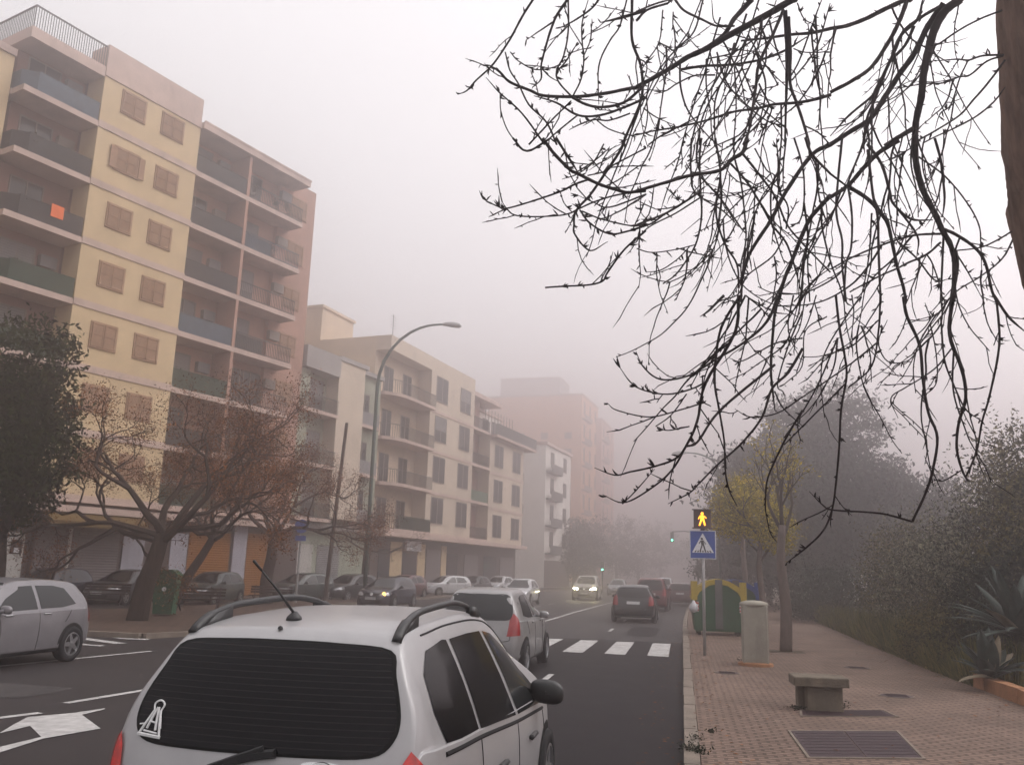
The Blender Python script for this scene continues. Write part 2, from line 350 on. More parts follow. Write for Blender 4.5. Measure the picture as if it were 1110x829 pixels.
# pavement in front of the buildings
strip('building_pavement', [(-60,5),(-48,5),(-36,18),(-29.5,30),(-25,42),(-22.8,50),(-20.0,66),(-16,90),(-12.5,120),(-8,150),(0,185)][1:], [(-40,3),(-33,14),(-27.4,28),(-22.9,41),(-20.8,49.6),(-18.3,65.5),(-14.3,89),(-10.9,119),(-6.4,149),(1.5,184)], .12, M['plaza'], .15)

rp = random.Random(4)
for (x,y,w_,l_) in ((-3.6,8.2,1.3,2.2),(-1.0,13.2,.9,3.4),(-9.6,11.4,1.8,1.2),(-12.2,9.0,2.6,2.4),(-6.9,17.2,1.1,2.8),(-1.3,31,1.0,5),(-9.5,27,1.4,6),(-3.9,44,1.2,7),(-10.2,18.6,.8,.8)):
    b = MB(); n_ = 14; b.add([(x+w_/2*math.copysign(abs(math.cos(a))**.35,math.cos(a))*rp.uniform(.92,1.08),y+l_/2*math.copysign(abs(math.sin(a))**.35,math.sin(a))*rp.uniform(.95,1.05),.0055) for a in [6.283*k/n_ for k in range(n_)]], [tuple(range(n_))])
    tag(b.build('asphalt_patch', M['asphalt_new' if rp.random()<.6 else 'asphalt_old'], fix=False), kind='structure')
def gpoly(name, pts, z=.008, m='paint'):
    b = MB(); b.add([(p[0],p[1],z) for p in pts], [tuple(range(len(pts)))]); return b
mk = MB()
def stripe(pts, z=.009): mk.add([(p[0],p[1],z) for p in pts], [tuple(range(len(pts)))])
for k in range(5):
    x = -.34-k*1.017
    stripe([(x-.5,21.75),(x,21.7),(x,25.85),(x-.5,25.8)])
for k in range(8):
    x = -5.9-k*1.017; stripe([(x-.5,21.75),(x,21.7),(x,25.85),(x-.5,25.8)], .006)
def lin(x0,y0,x1,y1,w,z=.007):
    d = Vector((x1-x0,y1-y0,0)).normalized(); n = Vector((-d.y,d.x,0))*w/2
    mk.add([(x0+n.x,y0+n.y,z),(x0-n.x,y0-n.y,z),(x1-n.x,y1-n.y,z),(x1+n.x,y1+n.y,z)], [(0,1,2,3)])
for (a, c) in ((27.5,35),(35,45),(45,55),(55,68),(68,85),(85,110),(110,140)):
    lin(bend(a)-5.33,a,bend(c)-5.33,c,.13)
for y in (2.0,8.6,15.2,30.2,37,44,51,58,65,74,84,96):
    lin(bend(y)-2.42,y,bend(y+1.7)-2.42,y+1.7,.11,.0085)
for y in (-2,3.6,9.55-.6,13.2): pass
# left carriageway
lin(-8.0,9.2,-7.72,9.95,.13); lin(-7.95,10.7,-7.5,14.2,.13); lin(-11.75,13.0,-11.0,17.3,.12)
for y in (18,30,36,42,48,54,62): lin(-8.0,y,-7.9,y+2,.12)
for y in (19.5,30,36,42,48,54): lin(-11.4,y,-11.35,y+2,.12)
# painted lines at the corner of the far crossing
for pts, w in (([(84,684),(110,688),(137,692),(160,693)],.3),([(84,691),(105,694),(132,697.5)],.28),([(82,697.5),(96,699),(112,700)],.2)):
    P = [gp(*q) for q in pts]
    for a, c in zip(P[:-1],P[1:]): lin(a.x,a.y,c.x,c.y,w,.0075)
tag(mk.build('road_markings', M['paint'], fix=False), kind='structure')
# arrow painted on the lane to the left of the near car
ar = MB()
def apoly(px, z=.0095): P = [gp(*q) for q in px]; ar.add([(p.x,p.y,z) for p in P], [tuple(range(len(P)))])
apoly([(14,786),(30,777.5),(80,773),(88.5,775),(109,790),(46.5,801),(32.5,787.2)])
apoly([(0,794.5),(14,786),(32.5,787.2),(0,794.6)][0:3]+[(0,795)])
apoly([(46.5,801),(0,816),(0,810),(45,799)])
apoly([(80,773),(113,768),(114,769),(88.5,775)])
apoly([(-60,806),(0,794.5),(0,795),(-60,809)]); apoly([(-60,828),(0,810),(0,816),(-60,836)])
tag(ar.build('road_arrow', M['paint'], fix=False), kind='structure')

# ------------------------------------------------------------ hatches set in the pavement
def hatch(label, pts, leaves, mname='iron'):
    t = thing('access_cover', label, 'access cover', (pts[0][0],pts[0][1],.12), 0, 'covers set in the pavement')
    P = [Vector((p[0]-pts[0][0],p[1]-pts[0][1],0)) for p in pts]
    fr = MB(); c = sum(P, Vector())/4
    out = [c+(p-c)*1.05 for p in P]
    for i in range(4):
        j = (i+1)%4; fr.prism([out[i],out[j],P[j],P[i]], .001, .012)
    fr.build('frame', M['kerb'], t)
    for k in range(leaves):
        a0, a1 = k/leaves+.006, (k+1)/leaves-.006
        q = [P[0].lerp(P[1],a0),P[0].lerp(P[1],a1),P[3].lerp(P[2],a1),P[3].lerp(P[2],a0)]
        b = MB(); b.prism(q, .002, .008)
        for r_ in range(1,9):
            s0 = r_/9; e0 = q[0].lerp(q[3],s0); e1 = q[1].lerp(q[2],s0); d = (q[3]-q[0])*.006
            b.prism([e0+(e1-e0)*.04,e1-(e1-e0)*.04,e1-(e1-e0)*.04+d,e0+(e1-e0)*.04+d], .008, .011)
        b.build('lid', M[mname], t)
hatch('large double-leaf dark access cover in the pavement, nearest the camera', [gp(878,821,.12),gp(1000,822,.12),gp(972,793,.12),gp(857,792.5,.12)], 2)
hatch('narrow rectangular access cover just behind the double-leaf cover', [gp(870,776,.12),gp(972,777,.12),gp(957,770,.12),gp(869,770,.12)], 1)
def manhole(label, px, py, r):
    p = gp(px,py,.12); t = thing('manhole_cover', label, 'manhole cover', p, 0, 'round covers in the pavement')
    b = MB(); b.lathe([(r,0.001),(r,.008),(r*.9,.008),(r*.9,.006)], 28, caps=False); b.build('rim', M['kerb'], t)
    b = MB(); b.lathe([(r*.9,.002),(r*.89,.007),(.02,.007)], 28)
    for k in range(-3,4): b.box((-r*.6,k*r*.2-.01,.007),(r*.6,k*r*.2+.01,.010))
    b.build('lid', M['iron'], t)
manhole('round iron cover in the pavement to the right of the bench', 972, 754, .27)
manhole('round iron cover farther up the pavement beyond the bench', 929, 723.5, .27)
p = gp(788,729,.12); manhole('small pale round cover beside the grey cabinet', 788, 729, .24)
p = gp(772,793,.12)

# ------------------------------------------------------------ generic building pieces (local x along facade, y into the building)
def bld(name, label, P, a, group=None):
    return thing(name, label, 'building', (P[0],P[1],0), math.pi/2-R(a), group)
def railing_bars(mb, x0, x1, y, z, h=1.0, step=.13, t=.012):
    n = max(1,int((x1-x0)/step))
    for i in range(n+1):
        x = x0+(x1-x0)*i/n; mb.box((x-t,y-t,z),(x+t,y+t,z+h))
    mb.box((x0-.02,y-.03,z+h),(x1+.02,y+.03,z+h+.05)); mb.box((x0,y-.02,z+.06),(x1,y+.02,z+.1))
def mkwindow(w, h, style='glass', nv=2):
    """returns a builder for a window object (frame) with child pane / shutter, front plane y=0 at wall"""
    f = MB(); t = .07
    f.box((-w/2-t,-.05,-t),(w/2+t,.06,0)); f.box((-w/2-t,-.03,h),(w/2+t,.06,h+t))
    f.box((-w/2-t,-.03,0),(-w/2,.06,h)); f.box((w/2,-.03,0),(w/2+t,.06,h))
    for k in range(1,nv): x = -w/2+w*k/nv; f.box((x-.03,-.035,0),(x+.03,.05,h))
    fo = f.build('window', M['shutterbrown' if style == 'shutter' else 'winframe'])
    if style == 'shutter':
        s = MB()
        for sx in range(2):
            x0 = -w/2+.01+sx*(w/2); x1 = x0+w/2-.03
            s.box((x0,-.075,.01),(x0+.06,-.035,h-.01)); s.box((x1-.06,-.075,.01),(x1,-.035,h-.01))
            s.box((x0,-.075,h*.48),(x1,-.035,h*.52)); s.box((x0,-.075,.01),(x1,-.035,.08)); s.box((x0,-.075,h-.08),(x1,-.035,h-.01))
            n = 14
            for i in range(n):
                z = .08+(h-.16)*i/n; s.add([(x0+.06,-.07,z),(x1-.06,-.07,z),(x1-.06,-.045,z+(h-.16)/n*.95),(x0+.06,-.045,z+(h-.16)/n*.95)], [(0,1,2,3)])
        s.build('shutter', M['shutterbrown'], fo)
    else:
        s = MB(); s.box((-w/2,-.01,0),(w/2,.045,h)); s.build('pane', M['glass'], fo)
        if style == 'blind':
            s = MB()
            n = 10; zz = h*.45
            for i in range(n): s.box((-w/2+.02,-.026,zz+(h-zz)*i/n),(w/2-.02,-.012,zz+(h-zz)*(i+.85)/n))
            s.build('blind', M['blind'], fo)
    return fo
def place_window(proto, parent, x, y, z, first):
    if first: proto.parent = parent; proto.location = (x,y,z); return proto
    return copy_part(proto, parent, (x,y,z))
class Win:
    def __init__(s, *a, **k): s.a = a; s.k = k; s.o = None
    def put(s, parent, x, y, z):
        if s.o is None:
            s.o = mkwindow(*s.a, **s.k); s.o.parent = parent; s.o.location = (x,y,z); return s.o
        return copy_part(s.o, parent, (x,y,z))
def wallbox(parent, a, c, m, name='wall'):
    b = MB(); b.box(a, c); return b.build(name, M[m], parent)
def shutterdoor(parent, x0, x1, y, z0, z1, m, name='rolling_shutter'):
    b = MB(); n = int((z1-z0)/.12)
    b.box((x0,y+.02,z0),(x1,y+.06,z1))
    for i in range(n):
        z = z0+(z1-z0)*i/n; h = (z1-z0)/n
        b.add([(x0,y,z+.01),(x1,y,z+.01),(x1,y-.02,z+h*.5),(x0,y-.02,z+h*.5),(x1,y+.005,z+h),(x0,y+.005,z+h)], [(0,1,2,3),(3,2,4,5)])
    return b.build(name, M[m], parent)
rnd = random.Random(3)

# ------------------------------------------------------------ building 1: tall yellow and salmon block
P1 = atY(90,605,36.)
B1 = bld('apartment_building', 'tall seven-storey yellow and salmon apartment block with deep balconies, behind the left trees', (P1.x,P1.y), 19)
LV = [4.5+3*k for k in range(7)]
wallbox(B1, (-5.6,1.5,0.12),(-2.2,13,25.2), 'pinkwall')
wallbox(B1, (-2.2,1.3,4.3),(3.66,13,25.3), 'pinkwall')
wallbox(B1, (3.66,1.5,4.3),(11.0,13,25.2), 'salmon')
wallbox(B1, (11.0,1.2,4.3),(14.13,13,25.8), 'salmon')
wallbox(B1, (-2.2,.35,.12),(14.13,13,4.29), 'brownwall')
wallbox(B1, (-2.2,0,4.5),(3.66,1.3,25.3), 'yellowwall')
wallbox(B1, (-2.2,-.02,25.35),(3.66,1.3,26.8), 'band', 'parapet')
b = MB()
for z in LV: b.box((-2.22,-.05,z-.12),(3.68,0.0,z+.22))
b.box((-2.22,-.06,25.1),(3.68,.0,25.36)); b.build('floor_band', M['band'], B1)
# balconies
RM = ['raildark','railgreen','railgreen','railgreen','raildark','raildark','railblue']
RM2 = ['railgreen','raildark','railgreen','railblue','raildark','raildark','raildark']
for k, z in enumerate(LV):
    b = MB(); b.box((-5.95,-.02,z-.14),(-2.22,1.5,z+.14)); b.box((-6.0,.9,z-.14),(-5.6,2.4,z+.14)); b.build('balcony_slab', M['band'], B1)
    b = MB()
    b.prism([(-2.24,.04),(-5.3,.04),(-5.88,.5),(-5.88,1.45),(-5.83,1.45),(-5.83,.53),(-5.28,.09),(-2.24,.09)], z+.14, z+1.05)
    b.box((-5.3,.03,z+1.05),(-2.24,.12,z+1.1)); b.build('balcony_rail', M[RM[k]], B1)
    b = MB(); b.box((3.68,-.02,z-.14),(11.95 if k<6 else 11.9,1.5,z+.14)); b.build('balcony_slab', M['band'], B1)
    b = MB(); b.box((3.7,.04,z+.14),(7.28,.09,z+1.1)); b.box((3.7,.02,z+1.1),(7.28,.12,z+1.14)); b.build('balcony_rail', M[RM2[k]], B1)
    b = MB(); railing_bars(b, 7.52, 11.85, .06, z+.14, .9); 
    for i in range(9): b.box((11.85-.012,.06+i*.13,z+.14),(11.85+.012,.06+i*.13+.024,z+1.04))
    if k in (3,5): b.box((7.55,.09,z+.15),(9.6,.11,z+1.0))
    b.build('balcony_rail', M['railblue' if k==5 else 'railgrey'], B1)
b = MB(); b.box((7.3,.0,4.6),(7.5,1.5,25.1)); b.build('pillar', M['salmon'], B1)
b = MB(); b.box((3.68,-.25,25.1),(12.1,13,25.45)); b.box((3.7,-.28,25.45),(12.15,-.2,25.55)); b.build('roof_slab', M['band'], B1)
b = MB(); b.box((-5.98,-.02,25.0),(-2.24,13,25.55)); b.build('roof_slab', M['band'], B1)
b = MB()
for (x0,x1) in ((-5.9,-2.25),):
    n = 30
    for i in range(n+1): x = x0+(x1-x0)*i/n; b.box((x-.012,.02,25.55),(x+.012,.05,26.6))
b.box((-5.93,.0,26.6),(-2.25,.06,26.66))
for i in range(40): b.box((-5.92,.05+i*.14,25.55),(-5.89,.08+i*.14,26.6))
b.box((-5.94,.0,26.6),(-5.87,5.6,26.66)); b.build('roof_rail', M['railgrey'], B1)
# windows
W1 = Win(1.3,1.15,'shutter'); W1w = Win(1.3,1.15,'glass')
for k, z in enumerate(LV):
    for x in (-.47,1.9):
        W1.put(B1, x, -.015, z+1.15 if k<6 else z+1.2)
b = MB()
z = LV[5]+1.15
for sx in (-1.43,.2):
    b.box((sx,-.1,z),(sx+.32,-.05,z+1.12))
b.build('open_shutter', M['shutterbrown'], B1)
W1s = Win(1.35,1.2,'shutter')
for k, z in enumerate(LV[1:]): W1s.put(B1, 12.65, 1.185, z+1.05)
WD = Win(1.6,2.2,'blind'); WD2 = Win(1.5,2.2,'glass')
for k, z in enumerate(LV):
    (WD if k in (0,2,3) else WD2).put(B1, -4.3, 1.485, z+.16); (WD2 if k%2 else WD).put(B1, 5.0, 1.485, z+.16)
    (WD if k in (3,4,5,1) else WD2).put(B1, 8.9, 1.485, z+.16)
for k, z in enumerate(LV): WD2.put(B1, 10.2, 1.486, z+.16) if k in (2,) else None
b = MB(); b.box((-3.85,.0,LV[4]+.6),(-3.25,.035,LV[4]+1.2)); o = b.build('laundry', M['laundry'], B1); o['label'] = 'small orange cloth hung over the balcony rail'
# ground floor shopfronts
shutterdoor(B1, -2.15,-.65,.33,.15,3.1,'greyshutter'); shutterdoor(B1, -.4,2.0,.33,.15,3.1,'greyshutter')
b = MB(); b.box((-.62,.25,.12),(-.5,.35,3.2)); b.build('post', M['whitedoor'], B1)
b = MB(); b.box((2.2,.28,.15),(3.4,.33,3.2)); b.build('door', M['paledoor'], B1)
b = MB(); b.box((4.95,.28,.15),(6.0,.33,3.3)); b.build('door', M['paledoor'], B1)
shutterdoor(B1, 6.1,8.85,.33,.15,3.45,'orangeshutter'); shutterdoor(B1, 10.1,11.6,.33,.15,3.55,'orangeshutter')
b = MB(); b.box((9.0,.2,.12),(9.95,.35,3.9)); b.build('pier', M['paledoor'], B1)
b = MB(); b.add([(-2.4,.33,4.25),(2.6,.33,4.25),(2.6,-.9,3.5),(-2.4,-.9,3.5),(-2.4,-.9,3.25),(2.6,-.9,3.25),(-2.4,.33,4.2),(2.6,.33,4.2),(2.6,-.86,3.45),(-2.4,-.86,3.45)], [(0,1,2,3),(3,2,5,4),(6,9,8,7)]); b.build('awning', M['awning'], B1)
b = MB(); b.box((-5.9,-.4,3.9),(14.1,.34,4.2)); b.build('canopy', M['band'], B1)
# life on the balconies: air conditioning units, potted plants, small signs of use
ra = random.Random(21)
for k, z in enumerate(LV):
    for (x, y) in ((-2.9,1.2),(6.6,1.2),(11.3,.9)):
        if ra.random() < .55:
            b = MB(); b.box((x-.4,y,z+1.6),(x+.4,y+.28,z+2.15)); b.lathe([(.2,-.012),(.19,-.02)], 16, 'y', (x-.12,y,z+1.88)); b.build('air_conditioner', M['blind' if ra.random()<.5 else 'winframe'], B1)
    for x in (-4.9,-3.2,4.3,5.6,8.2,9.9,10.9):
        if ra.random() < .4:
            b = MB(); b.lathe([(.1,z+.15),(.14,z+.4)], 10, c=(x,.35,0)); o = b.build('plant_pot', M['ochre_stone'], B1)
            b = MB(); foliage(b, [((x,.35,z+.85),(.25,.25,.4))], 160, .12, ra, .1, 10, .1); b.build('foliage', M['ever_leaf'], o, fix=False)
# scrawl on the shutter
b = MB()
for pts in ([(-1.9,1.5),(-1.75,2.0),(-1.6,1.6),(-1.5,2.1),(-1.3,1.5),(-1.1,1.95),(-.95,1.7),(-.8,1.9)],[(-1.7,2.25),(-1.4,2.5),(-1.1,2.2),(-1.2,2.0)],[(-1.9,1.3),(-1.4,1.2),(-.8,1.35)]):
    b.tube([(x,.3,z) for x,z in cr(pts,5)], .022, 5)
b.build('graffiti', M['graffiti'], B1)
# white door bay at the far left of the block
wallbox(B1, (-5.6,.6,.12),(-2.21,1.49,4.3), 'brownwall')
b = MB(); b.box((-3.3,.55,.15),(-2.5,.6,2.9)); b.build('door', M['whitedoor'], B1)
b = MB(); b.box((-3.1,.52,2.0),(-2.6,.55,2.6)); b.build('notice_board', M['redside'], B1)
b = MB(); b.box((-2.95,.505,2.05),(-2.72,.52,2.25)); b.build('notice', M['signwhite'], B1)
# neighbour further left
B0 = bld('apartment_building', 'yellow apartment block at the left edge of the picture, set back beside the tall block', (P1.x,P1.y), 19)
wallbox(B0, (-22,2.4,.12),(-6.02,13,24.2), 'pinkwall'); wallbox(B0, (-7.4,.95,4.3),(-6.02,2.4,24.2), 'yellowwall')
wallbox(B0, (-22,.95,.12),(-6.02,2.4,4.29), 'brownwall')
for k, z in enumerate(LV):
    b = MB(); b.box((-16,.9,z-.14),(-7.42,2.4,z+.14)); b.build('balcony_slab', M['band'], B0)
    b = MB(); b.box((-16,.96,z+.14),(-7.42,1.0,z+1.1)); b.build('balcony_rail', M[RM[(k+3)%7]], B0)
    WD2.put(B0, -9.2, 2.385, z+.16)
b = MB(); b.box((-22,.85,24.2),(-6.0,13,24.55)); b.build('roof_slab', M['band'], B0)
shutterdoor(B0, -10,-7.5,.93,.15,3.1,'greyshutter'); b = MB(); b.box((-7.2,.9,.15),(-6.2,.95,2.6)); b.build('door', M['whitedoor'], B0)

# ------------------------------------------------------------ building 2a: low greenish block
Pa = (-23.35,49.85)
B2a = bld('apartment_building', 'three-storey greenish render block squeezed between the tall salmon block and the beige block', Pa, 14)
wallbox(B2a, (.1,.9,.12),(9.9,9,15.0), 'greenwall'); wallbox(B2a, (.1,.3,4.9),(1.2,.9,15.4), 'greenwall'); wallbox(B2a, (3.7,-.1,4.9),(6.7,.9,15.4), 'beige')
wallbox(B2a, (6.7,.5,4.9),(9.6,.9,15.2), 'greenwall')
b = MB(); b.box((.1,-.2,14.2),(3.7,.9,15.6)); b.box((3.7,-.2,15.4),(7.0,.9,15.7)); b.box((6.7,.2,15.2),(9.6,.9,15.5)); b.build('cornice', M['greywall'], B2a)
LVa = [4.7,8.1,11.5]
for z in LVa:
    b = MB(); b.box((.1,-.25,z-.1),(3.7,.9,z+.12)); b.build('balcony_slab', M['band'], B2a)
    b = MB(); railing_bars(b, .15,3.65,-.2,z+.12,.9,.11); b.build('balcony_rail', M['railgrey'], B2a)
    b = MB(); b.box((6.72,-.05,z-.1),(8.9,.5,z+.12)); b.build('balcony_slab', M['band'], B2a)
    b = MB(); b.box((6.75,-.02,z+.12),(8.85,.02,z+1.0)); b.build('balcony_rail', M['blind'], B2a)
Wa = Win(1.9,2.2,'blind'); Wa2 = Win(1.1,2.2,'glass')
for z in LVa: Wa.put(B2a, 2.35,.885,z+.13); Wa2.put(B2a, 7.6,.485,z+.13)
b = MB(); b.box((1.0,.8,.15),(3.4,.89,3.2)); b.build('door', M['whitedoor'], B2a)
shutterdoor(B2a, 4.0,6.4,.87,.15,3.2,'blind'); b = MB(); b.box((.1,.2,4.2),(9.9,.9,4.55)); b.build('canopy', M['greywall'], B2a)
b = MB(); b.box((.3,.8,1.6),(.85,.88,3.0)); b.build('notice_board', M['cgrey'], B2a)

# ------------------------------------------------------------ building 2: beige block
K2 = 1.12; P2o = atY(450,600,58.); P2 = (P2o.x*K2, P2o.y*K2)
B2 = bld('apartment_building', 'four-storey beige apartment block with curved corner balconies, behind the tall street lamp', P2, 10)
L2 = [4.55,7.85,11.15,14.45]
wallbox(B2, (-5.7,1.2,.12),(10.2,14,18.0), 'cream'); wallbox(B2, (1.35,0,4.5),(10.2,1.2,18.8), 'beige')
wallbox(B2, (-5.7,-.05,17.7),(1.35,1.2,18.8), 'beige', 'parapet'); wallbox(B2, (-5.7,1.2,18.0),(10.2,14,18.8), 'cream', 'parapet')
wallbox(B2, (10.2,1.2,.12),(14.2,12,17.9), 'pinkwall'); wallbox(B2, (14.2,0,4.3),(23.3,8,14.3), 'beige'); wallbox(B2, (14.2,2.4,14.3),(22.6,12,17.4), 'whitewall')
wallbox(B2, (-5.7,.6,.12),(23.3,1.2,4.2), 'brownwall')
b = MB(); b.box((10.2,.4,17.6),(18.0,12,18.0)); b.box((14.2,2.2,17.2),(23,12,17.5)); b.build('roof_slab', M['band'], B2)
b = MB()
for z in L2: b.box((1.33,-.05,z-.12),(10.22,0,z+.12)); b.box((14.2,-.05,z-.4),(23.32,0,z-.15)) if z>5 else None
b.build('floor_band', M['band'], B2)
for k, z in enumerate(L2):
    arc = [(1.33,-.55),(-3.6,-.55),(-4.8,-.3),(-5.6,.3),(-5.9,1.2),(1.33,1.2)]
    b = MB(); b.prism(arc, z-.12, z+.12); b.build('balcony_slab', M['band'], B2)
    b = MB(); pr = cr([(1.3,-.5),(-1.5,-.5),(-3.6,-.5),(-4.75,-.26),(-5.5,.33),(-5.8,1.15)],5)
    for i in range(len(pr)-1):
        a = Vector((*pr[i],0)); c = Vector((*pr[i+1],0)); n = max(1,int((c-a).length/.13))
        for j in range(n):
            q = a.lerp(c,j/n); b.box((q.x-.014,q.y-.014,z+.12),(q.x+.014,q.y+.014,z+1.05))
    b.tube([(p[0],p[1],z+1.07) for p in pr], .03, 5)
    if k == 0: b.box((-3.5,-.48,z+.14),(1.3,-.45,z+1.0))
    b.build('balcony_rail', M['railgrey' if k else 'railgreen'], B2)
    b = MB(); b.box((10.22,.0,z-.12),(14.18,1.2,z+.12)); b.build('balcony_slab', M['band'], B2)
    b = MB(); (b.box((10.25,.05,z+.12),(14.15,.1,z+1.05)) if k==2-1 else railing_bars(b,10.25,14.15,.06,z+.12,.95,.12)); b.build('balcony_rail', M['cgreen' if k==1 else 'raildark'], B2)
    if k < 3:
        b = MB(); b.box((23.32,.6,z-.3),(25.2,3,z-.05)); b.build('balcony_slab', M['band'], B2)
        b = MB(); b.box((25.15,.6,z-.05),(25.2,3,z+.95)); b.box((23.32,.6,z-.05),(25.2,.65,z+.95)); b.build('balcony_rail', M['railgrey'], B2)
b = MB(); b.box((14.2,-.7,14.2),(25.4,2.3,14.45)); b.build('terrace_slab', M['band'], B2)
b = MB(); b.box((14.3,-.66,14.45),(25.35,-.6,15.5)); b.box((25.3,-.66,14.45),(25.36,2.2,15.5)); b.build('terrace_rail', M['railgrey'], B2)
b = MB()
for i in range(10): b.box((15+i*.8,.9,14.45),(15.05+i*.8,.95,17.2))
b.build('terrace_posts', M['winframe'], B2); b = None
W2 = Win(2.1,2.0,'blind'); W2b = Win(2.1,2.0,'glass',nv=2); W2c = Win(2.1,2.0,'glass'); 
for k, z in enumerate(L2):
    (W2 if k==2 else W2b).put(B2, 3.4,-.012,z+.95); (W2 if k==3 else W2b).put(B2, 8.2,-.012,z+.95)
    if k < 3: W2c.put(B2, 16.5,-.012,z+.75-.3); W2c.put(B2, 21.3,-.012,z+.75-.3)
W2d = Win(1.3,2.2,'glass')
for k, z in enumerate(L2): W2d.put(B2, -3.6,1.185,z+.13); W2d.put(B2, -.6,1.185,z+.13); W2d.put(B2, 12.2,1.185,z+.13)
for x in (16,18.5,21): W2d.put(B2, x, 2.385, 14.5)
b = MB(); b.box((-5.9,-.6,4.1),(23.4,.6,4.42)); b.build('canopy', M['band'], B2)
for (x0,x1,z1,m) in ((-4.6,-3.0,3.2,'glass'),(-.9,1.3,3.1,'glass'),(3.0,5.6,3.4,'greyshutter'),(7.0,9.0,3.2,'glass'),(10.5,13.5,3.2,'greyshutter'),(15,18,3.2,'glass'),(19,22.5,3.2,'greyshutter')):
    b = MB(); b.box((x0,.52,.15),(x1,.6,z1)); b.build('shopfront', M[m], B2)
for (x0,x1) in ((-2.9,-1.1),(1.5,2.8),(5.8,6.8)):
    b = MB(); b.box((x0,.54,.13),(x1,.6,3.8)); b.build('shop_pier', M['yellowwall'], B2)
b = MB(); b.box((-.8,.3,3.2),(1.6,.5,3.95)); b.build('shop_sign', M['signwhite'], B2)
b = MB(); b.box((-5.2,6.5,18.8),(-.6,11.5,21.6)); b.box((-5.35,6.35,21.6),(-.45,11.65,21.8)); b.build('stair_tower', M['cream'], B2)
b = MB(); b.tube([(1.6,4,18.8),(1.6,4,22.8)], .03,5)
for i in range(5): b.tube([(1.1,4,22.6-i*.25),(2.1,4,22.6-i*.25)], .015,4)
b.build('roof_antenna', M['railgrey'], B2)

# ------------------------------------------------------------ farther buildings, fading in the fog
def farblock(name, label, P, a, L_, D_, H_, wall, nfl, bays, side=True, kind='glass'):
    t = bld(name, label, P, a)
    wallbox(t, (0,0,.12),(L_,D_,H_), wall)
    b = MB(); b.box((-.2,-.25,H_),(L_+.2,D_+.2,H_+.4)); b.build('cornice', M['band'], t)
    fh = (H_-4.2)/nfl; w = Win(min(1.5, L_/bays*.55), fh*.55, kind)
    for f in range(nfl):
        z = 4.2+f*fh
        for k in range(bays): w.put(t, L_*(k+.5)/bays, -.012, z+fh*.25)
        b = MB(); b.box((.3,-.8,z-.1),(L_*.45,0,z+.08)); b.box((.3,-.8,z+.08),(L_*.45,-.75,z+1)); b.build('balcony', M['railgrey'], t)
    b = MB(); b.box((.2,-.05,.15),(L_-.2,-.012,3.4)); b.build('shopfront', M['brownwall'], t)
    return t
B3 = farblock('apartment_building', 'narrow white block with two window columns beyond the beige block', (-16.6,107), 8, 12, 12, 17.6, 'whitewall', 4, 2)
B4 = farblock('apartment_building', 'tall orange block fading in the fog behind the white block', (-21.6,190), 7, 17, 22, 41, 'orangewall', 7, 3)
w = Win(1.5,1.4,'glass')
for f in range(7):
    for k in range(3):
        o = w.put(B4, -.012, 3+k*5.5, 9+f*3.7); o.rotation_euler = (0,0,-math.pi/2)
farblock('apartment_building', 'rose block barely visible in the fog past the orange block', (-18.5,205), 5, 18, 18, 38, 'rosewall', 7, 3)
farblock('apartment_building', 'grey tower almost lost in the fog above the orange block', (-42,300), 5, 16, 22, 70, 'greywall', 12, 3)

# ------------------------------------------------------------ plants
def limb(mb, p, d, L_, r, lev, rng, tips, seg=6, droop=0.0, spread=.6, wob=.18, kids=(2,3), shrink=.72, minlev=0, up=.1):
    n = 4; pts = [Vector(p)]; dd = Vector(d).normalized()
    for i in range(n):
        dd = (dd+Vector((rng.gauss(0,wob),rng.gauss(0,wob),rng.gauss(0,wob)+up*.3-droop*(3-lev if lev<3 else 0)*.1))).normalized()
        pts.append(pts[-1]+dd*L_/n)
    mb.tube(pts, [r*(1-.42*i/n) for i in range(n+1)], seg if lev > 1 else 4, cap=lev == 0)
    if lev <= 0: tips.append((pts[-1], dd)); return
    if lev <= 2: tips.append((pts[2], dd))
    k = rng.randint(*kids)
    for i in range(k):
        ax = dd.orthogonal().normalized(); an = rng.uniform(0,6.28); ax = ax*math.cos(an)+dd.cross(ax)*math.sin(an)
        s = rng.uniform(.6,1.2)*spread; nd = (dd+ax*s+Vector((0,0,up))).normalized()
        st = pts[-1] if i < 2 else pts[rng.randint(2,3)]
        limb(mb, st, nd, L_*shrink*rng.uniform(.8,1.15), r*.58, lev-1, rng, tips, seg, droop, spread, wob, kids, shrink, minlev, up)
